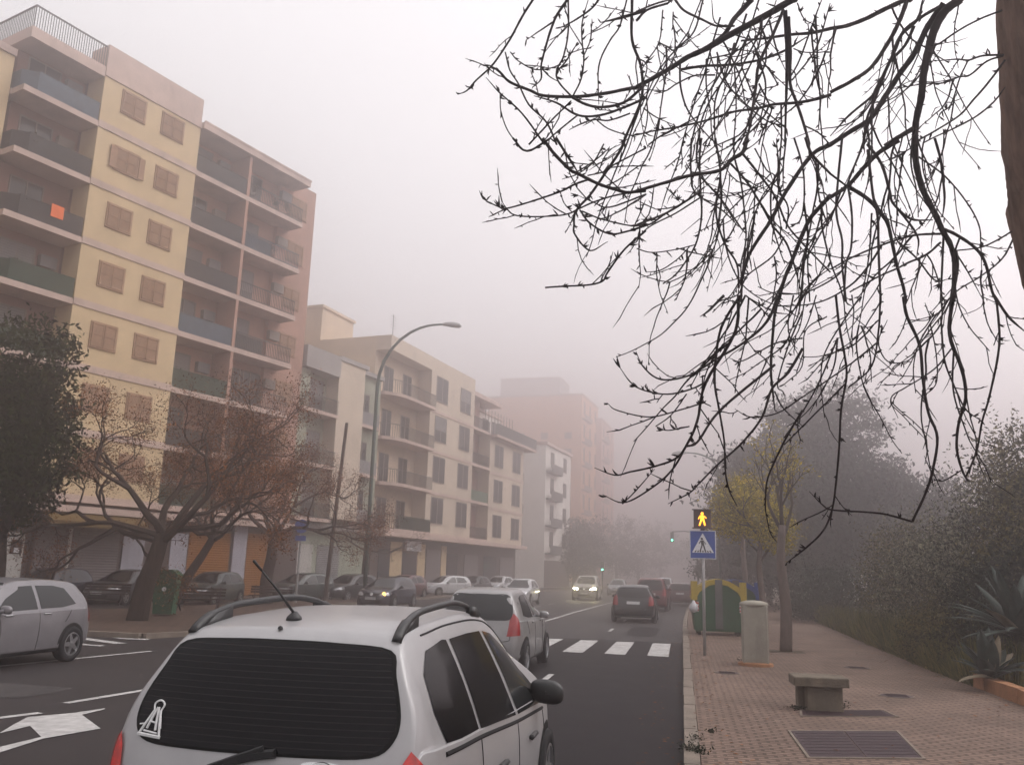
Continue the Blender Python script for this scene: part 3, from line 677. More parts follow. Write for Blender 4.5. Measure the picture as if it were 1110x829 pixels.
def bare_tree(label, base, lean, hgt, seed, rot=0, group='rust-leaved trees on the far pavement', spread=.75, leaves=5200, levels=5, r=.2, mainlen=None, dirs=None):
    rng = random.Random(seed); t = thing('tree', label, 'tree', base, rot, group)
    tr = MB(); cn = MB(); lf = MB(); tips = []
    h = hgt; top = Vector((lean[0],lean[1],h))
    pts = cr([(0,0,-.1),(lean[0]*.25+rng.uniform(-.1,.1),lean[1]*.2,h*.35),(lean[0]*.7,lean[1]*.7,h*.7),tuple(top)],4)
    tr.tube(pts, [r*(1.25-.45*i/(len(pts)-1)) for i in range(len(pts))], 10)
    tr.build('trunk', M['bark'], t, True)
    dirs = dirs or [(-.9,.1,.55),(.9,-.1,.5),(-.35,.5,.9),(.45,.3,.85),(0,-.6,.8)]
    for d in dirs: limb(cn, top-Vector((0,0,rng.uniform(0,.3))), d, (mainlen or 1.75)*rng.uniform(.85,1.15), r*.5, levels, rng, tips, 6, 0, spread, .2, (2,3), .72, up=.07)
    cn.build('branches', M['bark'], t)
    rng.shuffle(tips)
    for i in range(leaves):
        p, d = tips[rng.randrange(len(tips))]
        leaf_quad(lf, p+Vector((rng.gauss(0,.2),rng.gauss(0,.2),rng.gauss(0,.17)-.04)), .078, rng)
    lf.build('leaves', M['rust_leaf'], t, fix=False)
    return t
g = gp(148,672,.12); bare_tree('broad rust-leaved tree with a leaning dark trunk left of the green litter bin', g, (.55,0,0), 2.6, 11, r=.26, mainlen=2.0, leaves=26000, levels=6, dirs=[(-.95,.1,.42),(.95,-.1,.42),(-.35,.5,.8),(.45,.3,.75),(0,-.6,.7),(.9,.5,.25),(-.7,-.5,.3)])
g = atY(186,655,32.5); bare_tree('rust-leaved tree with a trunk bent to the right just behind the green litter bin', (g.x,g.y,.12), (1.6,0,0), 2.9, 23, r=.17, mainlen=1.5, leaves=14000, levels=5)
g = atY(289,645,38); bare_tree('rust-leaved tree with forked trunk beside the blue round sign', (g.x,g.y,.12), (.1,0,0), 3.0, 31, r=.25, mainlen=1.8, leaves=22000, levels=5)
g = atY(392,640,52); bare_tree('small rust-leaved tree seen behind the tall street lamp', (g.x,g.y,.12), (.1,0,0), 2.8, 37, r=.14, mainlen=1.3, leaves=3800, levels=4)

def leafy(name, label, base, trunk_h, blobs, n, size, lm, seed, tr=.2, group=None, clump=.35, cat='tree', bark='bark', hollow=.3, nclump=14, limbs=True):
    rng = random.Random(seed); t = thing(name, label, cat, base, 0, group)
    tb = MB(); pts = cr([(0,0,-.1),(.06,.03,trunk_h*.4),(-.05,.05,trunk_h*.8),(0,0,trunk_h*1.15)],3)
    tb.tube(pts, [tr*(1.2-.6*i/(len(pts)-1)) for i in range(len(pts))], 8)
    if limbs:
        for (c, r) in blobs:
            m_ = Vector((c[0]*.5,c[1]*.5,trunk_h*.9+(c[2]-trunk_h)*.3)); tb.tube([(0,0,trunk_h*.75),tuple(m_),c], [tr*.55,tr*.35,tr*.12], 5)
    tb.build('trunk', M[bark], t, True)
    lf = MB(); foliage(lf, blobs, n, size, rng, clump, nclump, hollow); lf.build('crown', M[lm], t, fix=False)
    return t
g = atY(-8,640,24); 
leafy('tree', 'dark evergreen tree cut by the left edge, nearer than the yellow block', (g.x,g.y,.12), 3.0,
      [((.2,0,7.9),(1.3,1.3,1.5)),((.2,0,6.3),(1.5,1.5,1.4)),((.85,0,4.9),(1.35,1.4,1.1)),((-1.4,0,5.6),(1.8,1.7,2.0)),((.4,-.2,3.9),(1.2,1.2,.9)),((-.8,0,3.6),(1.6,1.5,1.0))], 22000, .21, 'ever_leaf', 5, .22, clump=.24, nclump=22, hollow=.5)
# slim street trees on the right pavement
def slim(label, base, h, crown, n, lm, seed, dirs=4, r=.13, group='young trees on the right pavement'):
    rng = random.Random(seed); t = thing('tree', label, 'tree', base, 0, group); tb = MB(); cn = MB(); tips = []
    pts = cr([(0,0,-.1),(.04,0,h*.35),(-.04,.02,h*.7),(.02,0,h)],3)
    tb.tube(pts, [r*(1.15-.5*i/(len(pts)-1)) for i in range(len(pts))], 9); tb.build('trunk', M['palebark'], t, True)
    for k in range(dirs):
        an = k*6.28/dirs+rng.uniform(-.4,.4); limb(cn, (0.02,0,h-rng.uniform(0,.6)), (math.cos(an)*.6,math.sin(an)*.6,1), 1.0, r*.4, 3, rng, tips, 5, 0, .5, .15, (2,3), .72, up=.15)
    cn.build('branches', M['bark'], t)
    lf = MB()
    if crown: foliage(lf, crown, n, .11, rng, .2, 12, .2)
    else:
        for i in range(n):
            p, d = tips[rng.randrange(len(tips))]; leaf_quad(lf, p+Vector((rng.gauss(0,.1),rng.gauss(0,.1),rng.gauss(0,.1))), .09, rng)
    lf.build('leaves', M[lm], t, fix=False); return t
g = gp(852,706,.12); slim('slim bare street tree with a few yellow leaves beyond the concrete bench', g, 3.1, None, 900, 'yellow_leaf', 3, r=.14)
g = atY(826,670,30); slim('street tree with a round yellow-green crown above the recycling container', (g.x,g.y,.12), 2.9, [((-.45,0,4.1),(1.0,.9,.85)),((-.9,.1,3.6),(.6,.6,.6)),((.3,0,3.5),(.8,.7,.6)),((.6,0,3.0),(.45,.45,.4))], 15000, 'yellow_leaf', 8, r=.11)
g = atY(808,660,38); slim('thin trunked street tree behind the yellow-green tree', (g.x,g.y,.12), 4.2, None, 200, 'yellow_leaf', 9, r=.12)
for (px,Y) in ((852,706),): pass
for i, (x, y) in enumerate([(gp(852,706,.12).x,gp(852,706,.12).y)]):
    b = MB(); b.prism([(x-.42,y-.42),(x+.42,y-.42),(x+.42,y+.42),(x-.42,y+.42)], .1225, .128); tag(b.build('tree_pit', M['soil']), kind='structure')
# big conifers in the fog on the right
def pine(label, px, Y, hgt, wid, seed, n=30000, lm='pine_leaf', group='tall trees standing in the fog', base_px=None):
    g = atY(px,600,Y); rng = random.Random(seed); bl = []
    for k in range(11):
        z = hgt*(.22+.68*k/10); w = wid*(.55+.6*math.sin(math.pi*min(1,(k+1.5)/11)))*.5
        an = rng.uniform(0,6.28); off = w*.45
        bl.append(((math.cos(an)*off,math.sin(an)*off,z),(w*.75,w*.75,hgt*.12)))
    return leafy('tree', label, (g.x,g.y,-.03), hgt*.35, bl, n, .34, lm, seed, hgt*.022, group, clump=.42, nclump=18, limbs=False)
pine('biggest dark tree in the fog on the right, rounded crown', 902, 60, 14.3, 12.5, 41, 60000)
pine('dark tree in the fog to the left of the biggest one, lower crown', 832, 66, 10.4, 7.5, 42, 26000)
pine('dark tree in the fog behind the grey-green shrubs at the right', 985, 56, 9.5, 7.5, 43, 16000)
pine('faint tree in the fog left of the recycling container crown', 800, 78, 9.0, 7.0, 44, 14000)
for i, (px, Y, h_, w_) in enumerate(((808,115,12,10),(792,160,14,13),(772,215,16,16))):
    pine(['very faint tree deep in the fog above the container','very faint tree farther into the fog over the sign post','last faint tree at the vanishing end of the right pavement'][i], px, Y, h_, w_, 50+i, 8000, 'far_leaf')
# tree group on the left side of the avenue
for i, (px, Y, h_, w_, lb) in enumerate(((622,118,9.5,7,'foggy green tree in front of the orange block, nearest of its row'),(645,138,11,8,'foggy green tree over the headlights of the beige off-roader'),(668,160,12.5,10,'foggy tree to the right of the headlights of the beige off-roader'),(692,190,14,12,'faint foggy tree above the red car'),(716,225,16,15,'faintest foggy tree over the middle of the avenue'))):
    pine(lb, px, Y, h_, w_, 60+i, 9000, 'far_leaf', 'trees lining the far side of the avenue')

# garden on the right
def shrub(label, c, blobs, n, size, lm, seed, clump=.2):
    rng = random.Random(seed); t = thing('shrub', label, 'shrub', c, 0, 'shrubs of the garden bed'); st = MB()
    for (q, r) in blobs:
        for k in range(3): st.tube([(rng.uniform(-.2,.2),rng.uniform(-.2,.2),-.05),(q[0]*.5+rng.uniform(-.2,.2),q[1]*.5,q[2]*.5),(q[0]+rng.uniform(-.4,.4)*r[0],q[1],q[2]+r[2]*.4)], [.05,.035,.012], 5)
    st.build('stems', M['bark'], t)
    lf = MB(); foliage(lf, blobs, n, size, rng, clump, 12, .3)
    # loose shoots sticking out of the crown
    for (q, r) in blobs:
        for k in range(26):
            d = Vector((rng.gauss(0,1),rng.gauss(0,1),abs(rng.gauss(0,1)))).normalized(); p0 = Vector((q[0]+d.x*r[0]*.8,q[1]+d.y*r[1]*.8,q[2]+d.z*r[2]*.8)); dd = (d+Vector((0,0,.8))).normalized()
            for j in range(16): leaf_quad(lf, p0+dd*(.07*j)+Vector((rng.gauss(0,.04),rng.gauss(0,.04),rng.gauss(0,.04))), size*.9, rng)
    lf.build('leaves', M[lm], t, fix=False); return t
def L(px,py,Y): return atY(px,py,Y)
c = L(1118,640,23)
shrub('tallest grey-green shrub with pale flecks, behind the agave', (c.x,c.y,0), [((-.1,0,3.6),(1.5,1.4,1.3)),((.9,0,2.6),(1.6,1.4,1.8)),((-1.1,0,2.6),(1.2,1.2,1.2)),((-.2,0,1.4),(1.5,1.2,1.1)),((1.9,0,3.4),(1.1,1.0,1.4))], 42000, .10, 'shrub_leaf', 71)
c = L(1022,640,27)
shrub('lower grey-green shrub with pale flecks beside the pavement edge', (c.x,c.y,0), [((0,0,2.2),(1.3,1.2,1.2)),((-.6,0,1.5),(1.2,1.2,1.1)),((.7,0,1.3),(1.2,1.2,1.2)),((.3,0,.9),(1.2,1.2,.8))], 26000, .10, 'shrub_leaf', 72)
c = L(1125,640,21)
shrub('brownish olive shrub rising at the right edge of the picture', (c.x,c.y,0), [((.4,0,4.2),(1.4,1.3,1.3)),((.5,0,2.6),(1.7,1.4,1.6))], 24000, .10, 'shrub_leaf2', 73)
c = L(985,600,32); shrub('olive shrub farther back, between the lower shrub and the foggy trees', (c.x,c.y,0), [((0,0,2.6),(1.6,1.5,1.3)),((.3,0,1.3),(2.0,1.6,1.3))], 14000, .12, 'shrub_leaf2', 74)
c = L(905,600,40); shrub('dim green hedge clump where the pavement fades into the fog', (c.x,c.y,0), [((0,0,1.2),(2.2,2.5,1.3)),((-.6,2.5,1.0),(1.8,2.5,1.1))], 12000, .14, 'far_leaf', 75)
c = L(1090,700,19.0); shrub('deep green low bush around the agave behind the stone edging', (c.x+.5,c.y+.2,0), [((0,0,.8),(1.6,.8,.7)),((1.2,0,1.3),(1.3,.8,.9)),((.2,.9,1.6),(1.3,.8,1.0))], 26000, .09, 'dark_leaf', 76, .14)
c = L(1040,705,19.8); shrub('low green bush on the bed border right of the bench', (c.x+.3,c.y+.2,0), [((0,0,.6),(.9,1.2,.6)),((-.2,1.6,.7),(.9,1.2,.6)),((.4,2.8,.8),(.9,1.3,.7))], 16000, .07, 'shrub_leaf2', 77, .12)
# agave rosettes
def agave(label, c, n, Ln, seed, tilt=0.0):
    rng = random.Random(seed); t = thing('agave', label, 'plant', c, rng.uniform(0,6), 'agaves in the garden bed')
    for k in range(n):
        an = k*2.399+rng.uniform(-.1,.1); el = R(rng.uniform(12,78)); l = Ln*rng.uniform(.75,1.1); b = MB()
        d = Vector((math.cos(an)*math.cos(el),math.sin(an)*math.cos(el),math.sin(el))); s = Vector((-math.sin(an),math.cos(an),0)); u = s.cross(d)
        m_ = 9; P = []
        for i in range(m_):
            f_ = i/(m_-1); w = .125*math.sin(math.pi*min(1,.22+f_*.78))**.8*(1 if f_<.96 else .1); c0 = d*l*f_+Vector((0,0,-.35*l*f_*f_*math.cos(el)))
            P += [c0+s*w+u*.02*(1-f_), c0-u*(.03*(1-f_)+.003), c0-s*w+u*.02*(1-f_), c0+u*.004]
        fs = [(4*i+j,4*i+(j+1)%4,4*i+4+(j+1)%4,4*i+4+j) for i in range(m_-1) for j in range(4)]+[(3,2,1,0),tuple(4*(m_-1)+j for j in range(4))]
        b.add(P, fs); o = b.build('leaf_blade', M['agave_dry' if rng.random()<.1 else 'agave'], t, True)
c = atY(1098,650,17.4); agave('large agave with broad grey-green blades at the right edge behind the stone edging', (c.x+.1,c.y+.1,1.0), 38, 1.5, 81)
c = atY(1052,690,16.6); agave('smaller spiky agave in front of the large one', (c.x+.3,c.y+.1,.35), 30, .85, 82)
# grass along the bed
rng = random.Random(90); b = MB()
for i in range(42000):
    y = rng.uniform(8.5,60); x = 5.0+max(0,y-20)*.03+abs(rng.gauss(0,.6))+.06+(.2 if y<17.4 else 0)
    h = rng.uniform(.12,.5)*(1.5 if y>17.3 else .5); w = rng.uniform(.006,.016)*(1+y*.03); h *= (1+.5*math.sin(y*1.7)*math.sin(y*.6)); an = rng.uniform(0,6.28); dx, dy = math.cos(an), math.sin(an); lx, ly = rng.gauss(0,.12), rng.gauss(0,.12)
    k = len(b.v); b.v += [(x-dx*w,y-dy*w,-.03),(x+dx*w,y+dy*w,-.03),(x+lx*.5+dx*w*.7,y+ly*.5+dy*w*.7,h*.6),(x+lx*.5-dx*w*.7,y+ly*.5-dy*w*.7,h*.6),(x+lx,y+ly,h)]
    b.f += [(k,k+1,k+2,k+3),(k+3,k+2,k+4)]; b.m += [0,0]
for i in range(16000):
    y = rng.uniform(17.5,30); x = 5.0+max(0,y-20)*.03+rng.uniform(.05,1.7); h = rng.uniform(.3,1.0)*(1.2-abs(x-5.7)*.5)*(.7+.5*math.sin(y*2.3)); w = rng.uniform(.008,.018); an = rng.uniform(0,6.28); dx, dy = math.cos(an), math.sin(an); lx, ly = rng.gauss(-.05,.2), rng.gauss(0,.2)
    k = len(b.v); b.v += [(x-dx*w,y-dy*w,-.03),(x+dx*w,y+dy*w,-.03),(x+lx*.5+dx*w*.7,y+ly*.5+dy*w*.7,h*.6),(x+lx*.5-dx*w*.7,y+ly*.5-dy*w*.7,h*.6),(x+lx,y+ly,h)]
    b.f += [(k,k+1,k+2,k+3),(k+3,k+2,k+4)]; b.m += [0,0]
tag(b.build('grass', M['grass'], fix=False), 'rough grass and weeds along the edge of the garden bed', 'grass', kind='stuff')
# stone edging (irregular blocks)
t = thing('garden_wall', 'low ochre stone edging of the garden bed at the right edge of the pavement', 'wall', (5.0,9,.0)); y = 0
rng = random.Random(5)
b = MB()
while y < 8.1:
    l = rng.uniform(.7,1.0); l = min(l, 8.3-y); j = rng.uniform(-.01,.01)
    vs = [(-.02+j,y+.01,-.02),(.24+j,y+.01,-.02),(.24+j,y+l-.01,-.02),(-.02+j,y+l-.01,-.02),(0+j,y+.02,.33+rng.uniform(-.012,.012)),(.22+j,y+.02,.33),(.22+j,y+l-.02,.33),(0+j,y+l-.02,.33+rng.uniform(-.012,.012))]
    b.add(vs, [(0,3,2,1),(4,5,6,7),(0,1,5,4),(1,2,6,5),(2,3,7,6),(3,0,4,7)]); y += l
b.build('stone_block', M['ochre_stone'], t)
b = MB(); q = gp(941,696,.12); b.box((q.x-.05,q.y-.1,.0),(q.x+.28,q.y+.25,.52)); b.box((q.x-.08,q.y-.13,.5),(q.x+.31,q.y+.28,.56)); tag(b.build('stone_post', M['ochre_stone']), 'short ochre stone post in the shrubs beside the pavement', 'post')
# weeds at the kerb joint
rng = random.Random(8); b = MB()
for (px,py,n,s) in ((751,812,160,.06),(771,793,60,.035),(754,800,60,.04),(760,815,50,.03),(805,716,90,.06),(828,722,60,.04),(865,768,110,.05),(908,766,160,.06),(1075,745,80,.05)):
    q = gp(px,py,.12)
    for i in range(n): leaf_quad(b, q+Vector((rng.gauss(0,s*1.2),rng.gauss(0,s*2),abs(rng.gauss(0,s*.5)))), .035, rng)
tag(b.build('weeds', M['dark_leaf'], fix=False), 'small dark weeds growing in the joints of the pavement', 'weeds', kind='stuff')

# fallen leaves and litter
rng = random.Random(77); b = MB()
for i in range(900):
    if rng.random() < .6: x, y, z = rng.choice((rng.uniform(.2,4.9), rng.gauss(4.6,.3), rng.gauss(.35,.15))), rng.uniform(7.5,34), .135
    elif rng.random() < .6: x, y, z = rng.gauss(-.25,.2), rng.uniform(7,40), .02
    else: x, y, z = rng.uniform(-20,-13.5), rng.uniform(21,36), .135
    if z > .1 and x < .1 and x > -5: continue
    an = rng.uniform(0,6.28); l = rng.uniform(.018,.04); dx, dy = math.cos(an)*l, math.sin(an)*l; k = len(b.v)
    b.v += [(x-dx,y-dy,z),(x+dy*.5,y-dx*.5,z+.008),(x+dx,y+dy,z+.003),(x-dy*.5,y+dx*.5,z+.006)]; b.f.append((k,k+1,k+2,k+3)); b.m.append(0)
tag(b.build('fallen_leaves', M['rust_leaf'], fix=False), 'small brown fallen leaves scattered over the pavements and the gutter', 'leaves', kind='stuff')

# ------------------------------------------------------------ street furniture
# concrete bench
t = thing('bench', 'low concrete bench with a thick slab seat on the right pavement', 'bench', (1.84,13.2,.12), R(2)); t.scale = (.86,.86,.97)
def rough_box(b, x0,y0,z0,x1,y1,z1, ch=.02):
    pts = [(x0+ch,y0),(x1-ch,y0),(x1,y0+ch),(x1,y1-ch),(x1-ch,y1),(x0+ch,y1),(x0,y1-ch),(x0,y0+ch)]
    b.prism(pts, z0+ch*.5, z1-ch); c0=((x0+x1)/2,(y0+y1)/2)
    n=8; o=len(b.v); b.v += [(p[0],p[1],z1-ch) for p in pts]+[(c0[0]+(p[0]-c0[0])*.97,c0[1]+(p[1]-c0[1])*.96,z1) for p in pts]
    for i in range(n): b.f.append((o+i,o+(i+1)%n,o+n+(i+1)%n,o+n+i)); b.m.append(0)
    b.f.append(tuple(o+n+i for i in range(n))); b.m.append(0)
b = MB(); rough_box(b, -.42,-.24,.33,.42,.36,.46,.015); b.build('seat', M['concrete'], t)
b = MB(); rough_box(b, -.22,-.16,.0,.33,.2,.34,.015); b.build('support', M['concrete'], t)
b = MB(); rough_box(b, -.33,.12,.0,-.2,.3,.34,.01); b.build('support', M['concrete'], t)
# grey cabinet
g = gp(820,722,.12)
t = thing('utility_cabinet', 'pale grey-beige utility pillar with rounded cap beside the recycling container', 'utility cabinet', (g.x,g.y+.2,.12), R(0))
b = MB(); rough_box(b,-.26,-.2,0,.26,.2,1.2,.03); b.build('body', M['cabinet'], t)
b = MB(); b.lathe([(.29,1.19),(.30,1.22),(.27,1.26),(.16,1.29),(.02,1.30)], 24); b.v = [(v[0],v[1]*.82,v[2]) for v in b.v]; b.build('cap', M['cabinet'], t, True)
b = MB(); b.lathe([(.36,-.01),(.35,.05),(.28,.07)], 16); b.build('plinth', M['ochre_stone'], t)
b = MB(); b.box((-.2,-.206,.12),(.2,-.2005,1.1)); b.build('door', M['cabinet'], t)
# recycling container
def container(label, loc, rz, lid, body='cgreen'):
    t = thing('recycling_container', label, 'recycling container', loc, rz, 'recycling containers at the kerb')
    W, D = .8, .55
    prof = [(-.72,.12),(.72,.12),(.8,.85),(.79,1.15),(.62,1.42),(.3,1.6),(0,1.66),(-.3,1.6),(-.62,1.42),(-.79,1.15),(-.8,.85)]
    b = MB(); b.slab_xz(prof, -D, D); b.build('body', M[body], t)
    pr = [(-.83,1.12),(-.64,1.46),(-.31,1.645),(0,1.71),(.31,1.645),(.64,1.46),(.83,1.12),(.75,1.0),(.58,1.3),(.28,1.5),(0,1.555),(-.28,1.5),(-.58,1.3),(-.75,1.0)]
    b = MB(); b.slab_xz(pr, -D-.03, -D+.25); b.slab_xz(pr, D-.25, D+.03); b.build('lid', M[lid], t)
    for s in (-1,1):
        b = MB(); b.box((s*.84,-.25,1.05),(s*.66,-D-.05,1.62)) ; b.build('lid_flap', M[lid], t)
    b = MB(); b.box((-.11,-D-.05,.2),(.11,-D-.001,1.68)); b.build('lift_bracket', M['cgrey'], t)
    for s in (-1,1):
        b = MB(); b.box((s*.62,-D-.004,.7),(s*.78,-D-.012,1.0), 0)
        for q in range(3): b.add([(s*.62,-D-.016,.72+q*.1),(s*.78,-D-.016,.78+q*.1),(s*.78,-D-.016,.83+q*.1),(s*.62,-D-.016,.77+q*.1)], [(0,1,2,3)], 1)
        b.build('reflector', [M['signwhite'],M['redrefl']], t)
    for s in (-1,1):
        for y in (-.4,.4):
            b = MB(); b.lathe([(.1,-.04),(.1,.04)], 12, 'x', (s*.6,y,.1)); b.build('wheel', M['tyre'], t)
    for k in range(6):
        x = -.55+k*.22
        if abs(x) > .15: b = MB(); b.box((x-.02,-D-.02,.2),(x+.02,-D,1.1)); b.build('rib', M[body], t)
    return t
g = atY(779,690,28.6); container('green recycling container with yellow lid bands behind the crossing sign', (g.x,g.y+.5,.12), R(3), 'cyellow')
g = atY(797,660,31.2); container('green recycling container with a blue lid mostly hidden behind the yellow-lidded one', (g.x,g.y+.6,.12), R(3), 'cblue')
b = MB(); rng = random.Random(2); g = atY(752,657,28.0)
prof = [(.02,0),(.10,.03),(.14,.12),(.12,.22),(.05,.3),(.03,.36)]
b.lathe(prof, 12); b.v = [(v[0]*(1+.3*noise.noise(Vector(v)*9)),v[1]*(1+.3*noise.noise(Vector(v)*9+Vector((3,0,0)))),v[2]) for v in b.v]
o = b.build('rubbish_bag', M['bag'], None, True, loc=(g.x+.05,g.y,.88-.0)); tag(o, 'white plastic bag hanging on the left corner of the recycling container', 'bag')
o.location = (g.x-.0,g.y+.1,.8)
# pedestrian crossing sign with signal
g = gp(764,710,.12)
t = thing('crossing_sign', 'blue pedestrian crossing sign under a lit amber walking man on a grey post', 'road sign', (g.x,g.y,.12), R(-3))
b = MB(); b.tube([(0,0,0),(0,0,3.2)], .035, 12); b.build('post', M['metalgrey'], t, True)
zc = 2.62-.12; s = .30
b = MB(); b.box((-s,-.06,zc-.34),(s,-.045,zc+.31)); b.build('sign_back', M['signwhite'], t)
b = MB(); b.box((-s+.018,-.064,zc-.325),(s-.018,-.0605,zc+.295)); b.build('sign_face', M['signblue'], t)
b = MB(); b.slab_xz([(-.25,zc-.2),(.25,zc-.2),(0,zc+.25)], -.0675, -.0645); b.build('triangle', M['signwhite'], t)
b = MB(); y0, y1 = -.071, -.0680
b.slab_xz([(-.03+.01+.03*math.cos(a_*6.28/10),zc+.12+.028*math.sin(a_*6.28/10)) for a_ in range(10)], y0, y1)
for poly in ([(-.05,.08),(.02,.09),(.03,-.03),(-.03,-.03)],[(-.03,-.02),(.0,-.02),(-.05,-.17),(-.08,-.17)],[(.0,-.02),(.03,-.02),(.07,-.15),(.04,-.16)],[(-.05,.08),(-.035,.06),(-.08,.0),(-.095,.02)],[(.02,.08),(.03,.05),(.08,.0),(.06,-.01)]):
    b.slab_xz([(x,zc+z) for x,z in poly], y0, y1)
for k in range(-3,4): b.slab_xz([(k*.06-.015,zc-.19),(k*.06+.02,zc-.19),(k*.052+.015,zc-.15),(k*.052-.012,zc-.15)], y0+.001, y1)
b.build('pictogram', M['signblack'], t)
zs = 3.2-.12
b = MB(); b.box((-.2,-.13,zs-.2),(.2,.1,zs+.2)); b.box((-.23,-.14,zs-.23),(.23,-.1,zs-.2)); b.box((-.23,-.2,zs+.2),(.23,-.1,zs+.22)); b.box((-.05,-.05,zs-.35),(.05,.02,zs-.2)); b.build('signal_housing', M['redside'], t)
b = MB(); y0, y1 = -.136, -.131
b.slab_xz([(.0+.035*math.cos(a_*6.28/12),zs+.12+.035*math.sin(a_*6.28/12)) for a_ in range(12)], y0, y1)
for poly in ([(-.05,.08),(.04,.08),(.045,-.03),(-.04,-.03)],[(-.04,-.02),(.0,-.02),(-.05,-.16),(-.085,-.16)],[(.0,-.02),(.045,-.02),(.08,-.15),(.045,-.16)],[(-.05,.08),(-.045,.04),(-.085,-.02),(-.1,.0)],[(.04,.08),(.045,.04),(.09,.0),(.1,.02)]):
    b.slab_xz([(x,zs+z) for x,z in poly], y0+random.uniform(0,.0015), y1)
b.build('walking_man', M['ambersig'], t)
# tall curved street lamp
def lamp(label, base, H, reach, sgn, rb=.09, rise=2.6):
    t = thing('street_lamp', label, 'street lamp', base, 0, 'curved street lamps')
    b = MB(); z0 = H-rise
    pts = [(0,0,0),(0,0,z0*.5),(0,0,z0)]+[(sgn*reach*(1-math.cos(a)),0,z0+rise*math.sin(a)) for a in [R(q) for q in (12,25,38,50,62,72,80,86)]]+[(sgn*reach*1.12,0,H+.02)]
    rs = [rb-.045*rb/.09*i/(len(pts)-1) for i in range(len(pts))]
    b.tube(pts, rs, 10); b.lathe([(rb*1.8,0),(rb*1.7,.5),(rb,.6)], 12); b.build('pole', M['lampgreen'], t, True)
    b = MB(); hx = sgn*reach*1.12
    b.tube([(hx-sgn*.1,0,H),(hx+sgn*.1,0,H+.02),(hx+sgn*.45,0,H-.02),(hx+sgn*.8,0,H-.08),(hx+sgn*.9,0,H-.12)], [.05,.11,.15,.13,.04], 12); b.build('lamp_head', M['metalgrey'], t, True)
    return t
base = atY(396,625,41); tl = lamp('tall green street lamp with a curved arm over the parked cars', (base.x,41,.12), 13.9, 3.0, 1, .1, 3.2)
g = atY(780,600,60); lamp('faint curved street lamp in the fog behind the hanging branches', (g.x,60,.12), 10.0, 1.9, -1, .08, 1.2)
# leaning brown pole
g = atY(352,650,43); h_ = atY(376,458,43)
b = MB(); b.tube([(0,0,-.1),((h_.x-g.x)*.5,0,4.7),((h_.x-g.x),0,9.2)], [.12,.11,.09], 8)
tag(b.build('utility_pole', M['rustpole'], loc=(g.x,43,.12)), 'leaning brown wooden pole left of the tall green lamp', 'pole')
# blue round sign
g = atY(321,645,40)
t = thing('round_sign', 'blue round traffic sign on a pale post between the left trees', 'road sign', (g.x,40,.12), R(20))
b = MB(); b.tube([(0,0,0),(0,0,3.7)], .05, 8); b.build('post', M['metalgrey'], t)
b = MB(); b.lathe([(.33,-.02),(.33,.0)], 24, 'y', (0,-.06,3.6)); b.build('sign_disc', M['signblue'], t)
b = MB(); b.box((-.25,-.09,2.9),(.25,-.07,3.15)); b.build('plate', M['signblue'], t)
# green litter bin
g = gp(172,667,.12)
t = thing('litter_bin', 'dark green litter container beside the nearest rust-leaved tree', 'bin', (g.x,g.y+.3,.12), R(18))
b = MB(); b.add([(-.3,-.3,.05),(.3,-.3,.05),(.3,.3,.05),(-.3,.3,.05),(-.36,-.36,1.25),(.36,-.36,1.25),(.36,.36,1.25),(-.36,.36,1.25)], [(0,3,2,1),(4,5,6,7),(0,1,5,4),(1,2,6,5),(2,3,7,6),(3,0,4,7)]); b.build('body', M['cgreen'], t)
b = MB(); b.prism([(-.39,-.39),(.39,-.39),(.39,.39),(-.39,.39)], 1.25, 1.33); b.slab_xz([(-.38,1.33),(.38,1.33),(.2,1.48),(-.2,1.48)], -.36, .36); b.build('lid', M['cgreen'], t)
b = MB(); b.lathe([(.07,-.008),(.07,0)], 16, 'y', (0,-.352,.85)); b.build('emblem', M['signwhite'], t)
# iron benches
def ironbench(label, loc, rz):
    t = thing('bench', label, 'bench', loc, rz, 'dark slatted benches on the far pavement')
    for x in (-.7,.7):
        b = MB()
        b.tube([(x,-.3,0),(x,-.05,.25),(x,.2,.42)], .025, 6); b.tube([(x,.28,0),(x,.0,.25),(x,-.25,.42)], .025, 6); b.tube([(x,.15,.42),(x,.3,.85)], .022, 6); b.build('leg', M['iron'], t)
    b = MB()
    for k in range(5): b.box((-.9,-.25+k*.1,.42),(.9,-.18+k*.1,.45))
    b.build('seat', M['woodslat'], t)
    b = MB()
    for k in range(3): b.box((-.9,.2+k*.035,.52+k*.11),(.9,.225+k*.035,.6+k*.11))
    b.build('backrest', M['woodslat'], t)
g = gp(214,662,.12); ironbench('dark slatted bench right of the green litter container', (g.x,g.y,.12), R(15))
g = gp(112,655,.12); ironbench('dark slatted bench left of the nearest rust-leaved tree', (g.x,g.y,.12), R(15))
g = gp(292,656,.12); ironbench('dark slatted bench in front of the forked rust-leaved tree', (g.x,g.y,.12), R(15))
# traffic lights
def signal(label, base, H, arm, lit, sgn=-1, standing=True):
    t = thing('traffic_light', label, 'traffic light', base, 0, 'green traffic lights in the fog')
    b = MB(); b.tube([(0,0,0),(0,0,H)], .07, 8)
    if arm: b.tube([(0,0,H-.05),(sgn*arm*.5,0,H+.08),(sgn*arm,0,H)], .05, 8)
    b.build('pole', M['raildark'], t)
    x = sgn*arm if arm else .0; z = H-.55 if arm else H
    b = MB(); b.box((x-.17,-.16,z-.5),(x+.17,.08,z+.5)); b.build('housing', M['signblack'], t)
    for k, m in enumerate(('greensig','cgrey','cgrey')):
        b = MB(); b.lathe([(.1,-.02),(.09,-.03)], 16, 'y', (x,-.15,z-.32+k*.32)); b.build('lens', M[m], t)
g = atY(756,600,95); signal('tiny green traffic light hanging on a long arm over the avenue', (g.x,95,.12), 6.4, 2.6, 0)
